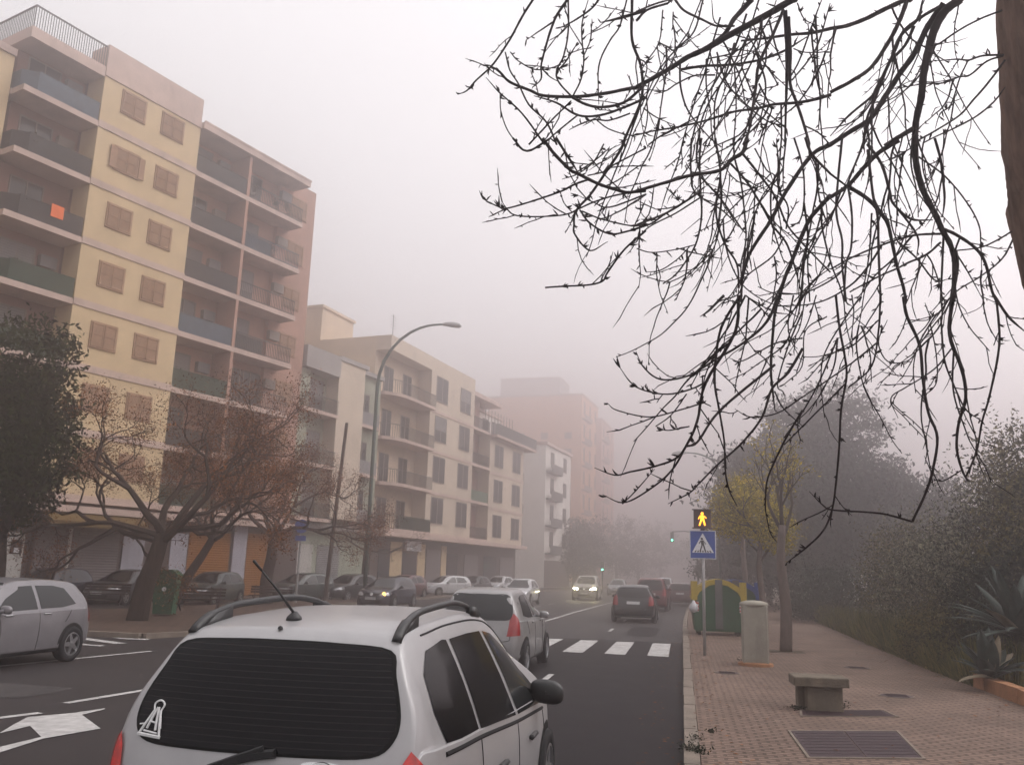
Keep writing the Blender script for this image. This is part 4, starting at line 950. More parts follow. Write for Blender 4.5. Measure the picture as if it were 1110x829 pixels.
g = atY(653,620,95); signal('small green traffic light on a short pole above the beige off-roader', (g.x,95,.0), 2.7, 0, 0)

# ------------------------------------------------------------ cars
def pch(xs, ys, x): return float(np.interp(x, xs, ys))
class Car:
    def __init__(s, P, name, label, loc, heading, paint, group='cars on the avenue'):
        s.P = P; s.L = P['L']; s.W = P['W']; s.t = thing(name, label, 'car', loc, -R(heading), group); s.body(paint); s.paint = paint
    def prof(s, y):
        P = s.P; T = P['T']; ys = [q[0] for q in T]
        zT = pch(ys, [q[1] for q in T], y); wT = pch(ys, [q[2] for q in T], y)*s.W/1.76
        w = pch([0,.06,.3,.8,s.L*.5,s.L-.85,s.L-.35,s.L-.12,s.L], [.80,.90,.965,.995,1,.985,.91,.78,.6], y)*s.W/2
        zb = pch([0,.35,.6,s.L-.7,s.L-.3,s.L], [.30,.22,.19,.19,.21,.28], y)
        belt = P['belt'][0]+(P['belt'][1]-P['belt'][0])*y/s.L
        zB = min(belt, zT-.045); wB = min(w*.965, max(wT+.012, w*.965)); wT = min(wT, wB-.01)
        f_ = max(0,min(1,(zT-zB-.045)/.3)); wT2 = wB-.02+(wT-(wB-.02))*f_
        pts = [(0,zb),(w*.8,zb),(w*.955,zb+.06),(w*.985,zb+.14),(w,zb+(zB-zb)*.5),(w*.992,zb+(zB-zb)*.78),(wB,zB),(wB-.008,zB+.012)]
        dz = zT-.03-(zB+.012)
        pts += [(wB-.008+(wT2-wB+.008)*.33+.012*f_,zB+.012+dz*.35),(wB-.008+(wT2-wB+.008)*.7+.012*f_,zB+.012+dz*.72),(wT2,zT-.03),(wT2-.06,zT),(wT2*.55,zT+.018),(0,zT+.025)]
        return cr(pts, 3)
    def body(s, paint):
        Y = sorted(set([round(v,4) for v in list(np.linspace(0,.6,19))+list(np.linspace(.6,s.L-.6,46))+list(np.linspace(s.L-.6,s.L,16))]))
        mb = MB(); half = [s.prof(y) for y in Y]
        # smooth along y
        A = np.array(half)
        for _ in range(2): A[1:-1] = .5*A[1:-1]+.25*(A[:-2]+A[2:])
        m = A.shape[1]; vs = []; Lh = s.L/2
        bow = lambda x, y: (1 if y < s.L/2 else -1)*s.P.get('bow',.13)*(abs(x)/(s.W/2))**2.2*max(0,1-min(y,s.L-y)/.9)
        for i, y in enumerate(Y):
            row = [(A[i,j,0],y-Lh+bow(A[i,j,0],y),A[i,j,1]) for j in range(m)]; row += [(-p[0],p[1],p[2]) for p in row[::-1][1:-1]]; vs += row
        n = 2*m-2; fs = [(i*n+j,i*n+(j+1)%n,(i+1)*n+(j+1)%n,(i+1)*n+j) for i in range(len(Y)-1) for j in range(n)]
        fs += [tuple(range(n)), tuple((len(Y)-1)*n+j for j in range(n-1,-1,-1))]
        mb.add(vs, fs); s.bo = mb.build('body', M[paint], s.t, True)
        s.bvh = BVHTree.FromPolygons([Vector(v) for v in vs], fs)
    def cast(s, o, d):
        h = s.bvh.ray_cast(o, d)
        if h[0] is None: q = s.bvh.find_nearest(o+d*3); return q[0], q[1]
        return h[0], h[1]
    def patch(s, outline, phi, off, name, m, K=5, parent=None, smooth=True, dn=3):
        """outline (u,z) seen from direction phi (0=behind,90=right side,180=front,270=left)"""
        ph = R(phi); d = Vector((-math.sin(ph),math.cos(ph),0)); r = Vector((math.cos(ph),math.sin(ph),0))
        out = closed_cr(outline,4) if smooth else dens(outline,dn)
        c = np.mean(np.array(out),axis=0); n = len(out); vs = []
        if phi in (0,180): base = Vector((0,0,0))
        for k in range(K):
            f_ = 1-k/K
            for q in out:
                u, z = c+(np.array(q)-c)*f_; o = r*u+Vector((0,0,z))-d*4; p, nn = s.cast(o, d)
                if nn.dot(d) > 0: nn = -nn
                vs.append(p+nn*off)
        u, z = c; p, nn = s.cast(r*u+Vector((0,0,z))-d*4, d); nn = -nn if nn.dot(d) > 0 else nn; vs.append(p+nn*off)
        fs = [(k*n+i,k*n+(i+1)%n,(k+1)*n+(i+1)%n,(k+1)*n+i) for k in range(K-1) for i in range(n)]+[((K-1)*n+i,(K-1)*n+(i+1)%n,K*n) for i in range(n)]
        b = MB(); b.add(vs, fs); o = b.build(name, M[m], parent or s.t, True, fix=False); return o
    def corner(s, pts, sd, off, name, m, K=4):
        # pts: (x, y from rear, z) on the right side, seen from the rear corner
        q = []
        for (x,y,z) in pts:
            u = .7071*(x+(y-s.L/2)); q.append((u*sd, z))
        return s.patch(q, 45 if sd > 0 else 315, off, name, m, K=K, smooth=False, dn=4)
    def line(s, pts, phi, r, name, m, off=0.0, parent=None, into=None):
        ph = R(phi); d = Vector((-math.sin(ph),math.cos(ph),0)); rr = Vector((math.cos(ph),math.sin(ph),0)); P = []
        for (u,z) in cr(pts,5) if len(pts)>2 else dens(pts,8)[:9]:
            p, nn = s.cast(rr*u+Vector((0,0,z))-d*4, d); nn = -nn if nn.dot(d) > 0 else nn; P.append(p+nn*off)
        b = into or MB(); b.tube(P, r, 5)
        if into is None: return b.build(name, M[m], parent or s.t)
    def S(s, pts, side): # (y_from_rear, z) -> (u, z) for side view; side +1 right, -1 left
        # right side phi=90: r = (0,1,0): u = y ; left phi=270: r=(0,-1,0): u=-y
        return [((y-s.L/2)*(1 if side>0 else -1), z) for (y,z) in pts]
    def side(s, pts, off, name, m, **k):
        for sd in (1,-1): s.patch(s.S(pts,sd), 90 if sd>0 else 270, off, name, m, **k)
    def wheels(s, ya, yb, r=.31, rimm='rim', cap=5):
        for y in (ya,yb):
            arch = [(y+(r+.055)*math.cos(a),r+.01+(r+.055)*math.sin(a)) for a in [R(q) for q in range(0,181,15)]]+[(y-r-.05,.20),(y+r+.05,.20)]
            s.side(arch, .003, 'wheel_arch', 'gap', smooth=False, K=3, dn=1)
        proto = None
        for y in (ya,yb):
            for sd in (1,-1):
                x = sd*(s.W/2-.075); loc = (x, y-s.L/2, r)
                if proto is None:
                    b = MB(); b.lathe([(r*.66,-.1),(r*.95,-.1),(r,-.07),(r,.06),(r*.96,.09),(r*.68,.095),(r*.66,.06)], 36, 'x', caps=True); proto = b.build('wheel', M['tyre'], s.t, True, loc=loc)
                    b = MB(); b.lathe([(r*.68,.07),(r*.66,.092),(r*.6,.094),(r*.58,.05)], 30, 'x', caps=False); b.lathe([(r*.16,.0),(r*.16,.085),(r*.1,.09)], 12, 'x')
                    for k in range(cap):
                        a = 2*math.pi*k/cap
                        ca, sa = math.cos(a), math.sin(a)
                        P = [(.088,ca*r*.1-sa*w_,sa*r*.1+ca*w_) for w_ in (-.045,.045)]+[(.08,ca*r*.62-sa*w_,sa*r*.62+ca*w_) for w_ in (.028,-.028)]
                        Q = [(.05,p[1],p[2]) for p in P]; b.add(P+Q, [(0,1,2,3),(0,4,5,1),(1,5,6,2),(2,6,7,3),(3,7,4,0)])
                    b.build('rim', M[rimm], proto)
                    b = MB(); b.lathe([(r*.6,.03),(r*.02,.03)], 20, 'x'); b.build('brake', M['gap'], proto)
                    if sd < 0: proto.scale = (-1,1,1)
                else:
                    c = copy_part(proto, s.t, loc); c.scale = (sd,1,1)
    def mirrors(s, y, z, sz=1.0, m='blackplastic'):
        for sd in (1,-1):
            b = MB(); x0 = sd*(s.W/2-.10); x1 = sd*(s.W/2+.14*sz)
            b.tube([(x0,y-s.L/2+.06,z-.05),(x0+sd*.05,y-s.L/2+.04,z-.02),(x0+sd*.12,y-s.L/2+.03,z)], [.03,.035,.04], 8)
            cx_ = x0+sd*(.05+.09*sz); o_ = len(b.v); nu, nv_ = 20, 12
            for i in range(nv_+1):
                th = math.pi*i/nv_
                for k in range(nu):
                    a_ = 2*math.pi*k/nu; sg = lambda v, e_: math.copysign(abs(v)**e_, v)
                    b.v.append((cx_+sg(math.cos(a_),.75)*math.sin(th)**.7*.115*sz, y-s.L/2+math.cos(th)*.055*(1.0), z+.015+sg(math.sin(a_),.75)*math.sin(th)**.7*.078*sz-.012*sd*math.cos(a_)))
            for i in range(nv_):
                for k in range(nu): b.f.append((o_+i*nu+k,o_+i*nu+(k+1)%nu,o_+(i+1)*nu+(k+1)%nu,o_+(i+1)*nu+k)); b.m.append(0)
            b.build('mirror', M[m], s.t, True)
    def plate(s, phi, z, w=.26):
        s.patch([(-w,z-.055),(w,z-.055),(w,z+.055),(-w,z+.055)], phi, .012, 'number_plate', 'plate', K=2, smooth=False)

# roof lines: (y from rear, top z, half width at top)
T_MPV = [(0,.60,.70),(.05,.80,.74),(.10,.98,.73),(.20,1.2,.70),(.33,1.41,.64),(.44,1.505,.60),(.8,1.555,.59),(1.6,1.585,.58),(2.2,1.565,.565),(2.6,1.48,.56),(3.0,1.26,.60),(3.35,1.05,.70),(3.8,.90,.70),(4.1,.76,.64),(4.27,.56,.5)]
T_HATCH = [(0,.58,.68),(.05,.80,.72),(.12,.98,.70),(.24,1.2,.66),(.40,1.38,.60),(.6,1.43,.58),(1.3,1.47,.57),(1.9,1.45,.56),(2.3,1.36,.56),(2.75,1.10,.62),(3.05,.95,.70),(3.6,.86,.68),(3.95,.72,.6),(4.1,.52,.48)]
T_JAZZ = [(0,.60,.66),(.04,.80,.70),(.08,.98,.70),(.2,1.2,.66),(.36,1.42,.60),(.5,1.485,.57),(1.0,1.525,.56),(1.7,1.52,.55),(2.1,1.42,.55),(2.6,1.18,.6),(3.0,.98,.68),(3.45,.86,.66),(3.7,.74,.6),(3.84,.54,.48)]
T_SUV = [(0,.70,.70),(.04,.95,.74),(.08,1.1,.74),(.16,1.35,.70),(.28,1.62,.64),(.5,1.72,.62),(1.6,1.74,.62),(2.3,1.70,.61),(2.6,1.58,.62),(2.95,1.25,.68),(3.1,1.12,.74),(3.8,1.06,.74),(4.2,.98,.72),(4.35,.66,.6)]
def hatch_car(label, loc, heading, paint, T=T_HATCH, L_=4.12, W_=1.72, belt=(.94,.86), glass='carglass', kind='hatch', rear='redlens', head='clearlens', group='cars on the avenue', rails=False, k=1.0):
    c = Car(dict(L=L_,W=W_,T=T,belt=belt), 'car', label, loc, heading, paint, group)
    zt = max(q[1] for q in T); b0 = belt[0]+.04; ztg = zt-.10
    suv = T is T_SUV
    ys = .62 if not suv else .38
    # side windows
    mid = 1.62
    c.side([(ys+.0,b0+.03),(ys+.16,ztg-.02),(mid-.42,ztg),(mid-.03,ztg),(mid-.03,b0),(ys+.1,b0)] if False else [(ys,b0+.05),(ys+.22,ztg-.06),(mid-.5,ztg-.01),(mid-.05,ztg-.005),(mid-.05,b0-.01),(mid-.6,b0)], .004, 'side_window', glass, smooth=False, K=5)
    fy = 2.62 if not suv else 2.78
    zf = belt[0]+(belt[1]-belt[0])*.6+.05
    c.side([(mid+.03,b0-.015),(mid+.03,ztg-.005),(mid+.35,ztg-.02),(fy-.62,ztg-.07),(fy-.3,(ztg+zf)/2),(fy,zf)], .004, 'side_window', glass, smooth=False, K=5)
    # windscreen, rear glass
    zw = [q[1] for q in T if abs(q[2]-.62)<.09 and q[0]>2.5]
    zlo = (1.0 if not suv else 1.2)
    c.patch([(-.64,zlo),(-.3,zlo-.035),(.3,zlo-.035),(.64,zlo),(.52,zt-.09),(.2,zt-.065),(-.2,zt-.065),(-.52,zt-.09)], 180, .004, 'windscreen', glass, K=6)
    zr = 1.0 if not suv else 1.12
    c.patch([(-.62,zr+.03),(-.3,zr-.02),(.3,zr-.02),(.62,zr+.03),(.54,zt-.12),(.2,zt-.09),(-.2,zt-.09),(-.54,zt-.12)], 0, .004, 'rear_window', glass, K=6)
    c.wheels(.72 if L_ > 4 else .62, L_-.86 if L_>4 else L_-.78, .315 if not suv else .35)
    c.mirrors(fy-.12, zf+.03, .9, 'blackplastic' if paint in ('blackcar','darkcar','greencar','maroon') else paint)
    # lights
    zl = .68 if not suv else .82
    for sd in (1,-1):
        ph = 180+sd*32
        # front lamp: seen from the front corner
        ph = 180-sd*28
        u = c.W/2*.70
        c.patch([(-sd*(u-.20),zl-.06),(-sd*(u+.14),zl-.03),(-sd*(u+.17),zl+.08),(-sd*(u-.12),zl+.06)], 180, .006, 'headlight', head, K=3)
        w2 = c.W/2-.88; c.corner([(.62+w2,.05,b0-.30),(.84+w2,.22,b0-.28),(.80+w2,.24,b0-.02),(.72+w2,.18,b0+.10),(.66+w2,.12,b0-.02)], sd, .006, 'taillight', rear)
    c.patch([(-.36,zl-.07),(.36,zl-.07),(.36,zl+.03),(-.36,zl+.03)], 180, .005, 'grille', 'gap', K=2, smooth=False)
    c.patch([(-.45,.30),(.45,.30),(.40,.44),(-.40,.44)], 180, .005, 'air_intake', 'gap', K=2, smooth=False)
    c.patch([(-.06,zl-.05),(.06,zl-.05),(.06,zl+.04),(-.06,zl+.04)], 180, .012, 'badge', 'chrome', K=2)
    c.plate(180,.5); c.plate(0,.78 if not suv else .9)
    for sd in (1,-1):
        for q in ([(1.62,b0-.05),(1.62,.6),(1.64,.28)],[(fy-.05,.9),(fy-.1,.6),(fy-.05,.28)],[(.78,b0-.05),(.95,.72)]): c.line(c.S(q,sd), 90 if sd>0 else 270, .006, 'door_seam', 'gap')
    c.line([(-.62,.72),(-.5,.62),(.5,.62),(.62,.72)], 0, .006, 'tailgate_seam', 'gap')
    for sd in (1,-1):
        for yy in (1.42,2.35):
            b = MB(); c.line(c.S([(yy-.09,b0-.10),(yy+.09,b0-.10)],sd), 90 if sd>0 else 270, .015, 'x', paint, off=.012, into=b); b.build('door_handle', M['chrome' if paint=='silverleft' else paint], c.t, True)
    c.side([(.95,.2),(L_-1.15,.2),(L_-1.15,.27),(.95,.27)], .005, 'sill', 'blackplastic', smooth=False, K=2)
    return c

# --- the near silver people carrier (seen from behind)
TX, TY, TH = -2.019, 3.968, .95
Ln = 4.27
off = Vector((math.sin(R(TH)),math.cos(R(TH)),0))*Ln/2
c = Car(dict(L=Ln,W=1.79,T=T_MPV,belt=(1.0,.86),bow=.16), 'car', 'near silver people carrier with dark tinted windows and black roof rails, seen from behind', (TX+off.x,TY+off.y,0), TH, 'silver')
gl = [(-.57,1.445),(-.3,1.47),(0,1.475),(.3,1.47),(.57,1.445),(.63,1.33),(.69,1.16),(.675,1.05),(.58,.985),(.3,.975),(0,.975),(-.3,.975),(-.58,.985),(-.675,1.05),(-.69,1.16),(-.63,1.33)]
c.patch(gl, 0, .004, 'rear_window_seal', 'gap', K=7)
c.patch([(x*.972,1.215+(z-1.215)*.955) for x,z in gl], 0, .008, 'rear_window', 'heated_glass', K=8)
c.side([(.56,1.0),(.50,1.15),(.54,1.32),(.70,1.425),(1.04,1.46),(1.12,1.455),(1.16,.975),(.8,.985)], .004, 'quarter_window', 'carglass', smooth=False, K=6, dn=4)
c.side([(1.21,.97),(1.19,1.455),(1.6,1.462),(1.97,1.455),(2.15,.91),(1.7,.94)], .004, 'side_window', 'carglass', smooth=False, K=6, dn=4)
c.side([(2.23,.905),(2.05,1.45),(2.30,1.42),(2.62,1.30),(3.02,1.06),(3.2,.86),(2.7,.885)], .004, 'side_window', 'carglass_lit', smooth=False, K=6, dn=4)
for sd in (1,-1):
    ph = 90 if sd > 0 else 270
    c.line(c.S([(.52,.955),(1.2,.93),(2.2,.865),(3.2,.815)],sd), ph, .013, 'window_trim', 'gap')
    c.line(c.S([(.74,1.50),(1.3,1.53),(2.0,1.525),(2.5,1.45),(2.9,1.25)],sd), ph, .007, 'gutter_trim', 'gap')
    for q in ([(2.19,.86),(2.19,.6),(2.22,.3)],[(1.18,.93),(1.16,.75),(1.05,.68)],[(3.2,.8),(3.22,.6),(3.2,.3)],): c.line(c.S(q,sd), ph, .005, 'door_seam', 'gap')
for sd in (1,-1):
    c.corner([(.82,.16,1.015),(.87,.26,.90),(.885,.33,.62),(.70,.05,.60),(.74,.08,.80),(.79,.12,.95)], sd, .01, 'taillight', 'redlens_lit', K=5)
    for yy in (1.62,2.66):
        b = MB(); c.line(c.S([(yy-.1,.70),(yy+.1,.70)],sd), 90 if sd>0 else 270, .02, 'x', 'gap', off=.02, into=b); b.build('door_handle', M['blackplastic'], c.t, True)
    # roof rails
    pts = [(.46,.575,-.005),(.58,.57,.035),(.74,.565,.056),(1.0,.56,.066),(1.5,.55,.066),(1.85,.545,.052),(2.05,.54,.025),(2.2,.535,-.01)]
    P = []
    for (y,x,dz) in cr(pts,4):
        p, nn = c.bvh.ray_cast(Vector((sd*x,y-Ln/2,4)), Vector((0,0,-1)))[:2]; P.append((sd*x,y-Ln/2,p.z+dz))
    n = len(P); b = MB()
    b.tube(P, [.028 if (i<6 or i>n-5) else .02 for i in range(n)], 8)
    # solid feet
    zz = lambda y: c.bvh.ray_cast(Vector((sd*.56,y-Ln/2,4)), Vector((0,0,-1)))[0].z
    for (ya,yb,za,zb_) in ((.46,.80,.0,.062),(2.22,1.98,.0,.05)):
        ym = (ya+yb)/2; tri = [(ya-Ln/2,zz(ya)-.01),(yb-Ln/2,zz(yb)-.01),(yb-Ln/2,zz(yb)+zb_),(ym-Ln/2,zz(ym)+.045)]
        xs = (sd*.538,sd*.582); b.add([(x,y,z) for x in xs for (y,z) in tri], [(0,1,2,3),(7,6,5,4),(0,4,5,1),(1,5,6,2),(2,6,7,3),(3,7,4,0)])
    b.build('roof_rail', M['blackplastic'], c.t, True)
c.mirrors(2.93,.955,1.15)
# antenna at the rear of the roof
pz = c.bvh.ray_cast(Vector((-.09,.66-Ln/2,4)), Vector((0,0,-1)))[0].z
b = MB(); b.lathe([(.045,0),(.04,.02),(.012,.05)], 14, c=(-.09,.66-Ln/2,pz-.005)); b.tube([(-.09,.66-Ln/2,pz+.03),(-.15,.55-Ln/2,pz+.16),(-.225,.40-Ln/2,pz+.31)], [.008,.006,.004], 6); b.tube([(-.2,.45-Ln/2,pz+.26),(-.225,.40-Ln/2,pz+.31)], [.007,.008], 6); b.build('antenna', M['blackplastic'], c.t, True)
pz = c.bvh.ray_cast(Vector((-.06,.46-Ln/2,4)), Vector((0,0,-1)))[0].z
b = MB(); b.lathe([(.014,0),(.012,.012),(.003,.018)], 10, c=(-.06,.44-Ln/2,pz-.004)); b.build('washer_jet', M['blackplastic'], c.t)
# wiper and badge
b = MB(); c.line([(.08,1.0),(-.02,.965),(-.18,.905)], 0, .014, 'x','gap', off=.03, into=b); c.line([(.14,.985),(.02,.965),(-.1,.93)], 0, .022, 'x','gap', off=.02, into=b); b.build('rear_wiper', M['blackplastic'], c.t)
c.patch([(.28,.90),(.44,.90),(.44,.955),(.28,.955)], 0, .014, 'badge', 'chrome', K=2)
b = MB(); c.line([(.37+.06*math.cos(a_*6.28/16),.905+.05*math.sin(a_*6.28/16)) for a_ in range(17)], 0, .008, 'x','gap', off=.02, into=b); b.build('badge', M['chrome'], c.t)
b = MB(); c.line([(-.74,.83),(-.5,.87),(0,.885),(.5,.87),(.74,.83)], 0, .005, 'x','gap', into=b); b.build('tailgate_seam', M['gap'], c.t)
# sticker: white triangular emblem with a letter A
sx, sz = -.56, 1.075
b = MB()
def SL(pts, r=.0065): c.line([(sx+x,sz+z) for x,z in pts], 0, r, 'x','gap', off=.012, into=b)
SL([(-.085,-.065),(-.07,-.05)],.004); SL([(-.075,-.06),(-.02,.045)]); SL([(.02,.045),(.055,-.07)]); SL([(.06,-.068),(-.08,-.062)],.009)
SL([(-.02,.045),(-.03,.075),(0,.09),(.03,.075),(.02,.045)],.005); SL([(-.035,-.035),(-.004,.06)]); SL([(.002,.06),(.022,-.04)]); SL([(-.022,-.004),(.012,-.008)],.005)
SL([(-.05,-.045),(.035,-.052)],.005); SL([(-.085,-.02),(-.05,-.015)],.004); SL([(.03,.02),(.05,-.03)],.004)
b.build('sticker', M['sticker'], c.t)
# small light marks seen inside: headrests behind the glass are not visible; door mirror glass
c.wheels(.80,3.34,.32)
c.patch([(-.8,.28),(.8,.28),(.78,.55),(-.78,.55)], 0, .01, 'bumper', 'silver', K=2, smooth=False)
c.patch([(-.66,zz) for zz in (.62,)]+[(-.66,.74),(.66,.74),(.66,.62)], 0, .004, 'plate_recess', 'silver', K=2, smooth=False)
for sd in (1,-1):
    c.patch([(-sd*.45,.62),(-sd*.78,.66),(-sd*.8,.78),(-sd*.5,.74)], 180, .006, 'headlight', 'clearlens', K=3)
c.patch([(-.62,1.06),(.62,1.06),(.54,1.5),(-.54,1.5)], 180, .004, 'windscreen', 'carglass_lit', K=6, smooth=False)

# --- other cars
def at(px,py,Y): g = atY(px,py,Y); return (g.x,g.y,0)
def H(label, x, y, heading, paint, L_=4.12, **k):   # x,y = centre of the nearest end on the ground
    d = Vector((math.sin(R(heading)),math.cos(R(heading)),0)); s_ = -1 if math.cos(R(heading)) < 0 else 1
    return hatch_car(label, (x+d.x*L_/2*s_,y+d.y*L_/2*s_,0), heading, paint, L_=L_, **k)
cj = H('silver hatchback with red tail lamps stopped before the zebra crossing', -3.68, 15.9, 0, 'silver2', L_=3.85, W_=1.675, T=T_JAZZ, belt=(.97,.88), glass='carglass_lit')
# silver hatchback on the left, coming towards us
d = 1.0
ca = hatch_car('silver five-door hatchback cut by the left edge, coming towards us', (-12.0,13.55,0), 180, 'silverleft', W_=1.73, L_=4.2, T=[(q[0]*4.2/4.1,q[1],q[2]) for q in T_HATCH], glass='carglass_lit', group='cars on the avenue')
H('black hatchback with one amber indicator lit, coming towards us', -13.9, 38.6, 183, 'blackcar', head='clearlens', glass='carglass_lit')
# lamps of the black hatchback
H('dark compact estate driving ahead beyond the zebra crossing', -1.95, 36.2, 0, 'darkcar', L_=4.3, W_=1.78, T=[(q[0]*4.3/4.1,q[1],q[2]) for q in T_HATCH], glass='carglass_lit')
g = at(557,640,50); H('pale silver hatchback coming towards us behind the silver one', g[0], 50, 181, 'whitecar', glass='carglass_lit', head='clearlens')
g = at(633,640,64); cs = H('beige off-roader with both headlights shining in the fog', g[0], 64, 180, 'beigecar', L_=4.36, W_=1.85, T=T_SUV, belt=(1.08,1.04), glass='carglass_lit', head='headlit')
g = at(705,640,49); H('red off-roader driving beyond the dark estate', g[0], 49, 2, 'redcar', L_=4.36, W_=1.80, T=T_SUV, belt=(1.08,1.04), glass='carglass_lit')
g = at(737,640,60); H('dark maroon car parked by the kerb left of the container', g[0], 60, 2, 'maroon', W_=1.8, glass='carglass_lit')
g = at(668,640,82); H('grey-blue car faint in the fog between off-roaders', g[0], 82, 180, 'greycar', glass='carglass_lit')
g = at(719,640,88); H('pale car lost in the fog beyond the red off-roader', g[0], 88, 3, 'whitecar', T=T_SUV, L_=4.36, W_=1.8, belt=(1.08,1.04), glass='carglass_lit')
GP = 'cars parked in front of the buildings'
for (px, Y, hd, pnt, lb) in ((52,32.6,178,'blackcar','dark saloon-like car parked behind the silver hatchback, leftmost of the parked row'),(135,35.2,178,'darkcar','black car parked in front of the grey shutters, behind the nearest tree trunk'),(228,38.0,178,'greencar','dark green car parked in front of the orange shutter'),(325,44.5,200,'greencar','dark green car parked behind the blue round sign'),(378,47.5,195,'darkcar','black car parked left of the tall street lamp'),(437,55,190,'maroon','maroon car parked behind the black hatchback'),(512,66,190,'darkcar','dark car parked right of the white parked car'),(540,74,190,'whitecar','small white car parked far along the beige block')):
    g = at(px,640,Y); hatch_car(lb, (g[0],Y,0), hd, pnt, group=GP, glass='carglass_lit' if pnt!='darkcar' else 'carglass')
g = at(482,640,62); hatch_car('white compact car parked in front of the beige block', (g[0],62,0), 215, 'whitecar', group=GP, glass='carglass_lit')
# extra lamp on the black hatchback (amber indicator, left front as seen)
def glow_lamp(car_x, car_y, heading, x, z, r, m, name, parent):
    b = MB(); b.lathe([(r,-.01),(r*.8,-.02),(.01,-.025)], 14, 'y', (0,0,0)); o = b.build(name, M[m], parent); return o
for o in list(COL.objects):
    if o.get('label','').startswith('black hatchback with one amber'):
        b = MB(); b.lathe([(.09,0),(.08,.02),(.01,.03)], 14, 'y', (-.58,4.12/2-.2,.70)); b.build('indicator', M['amber'], o)

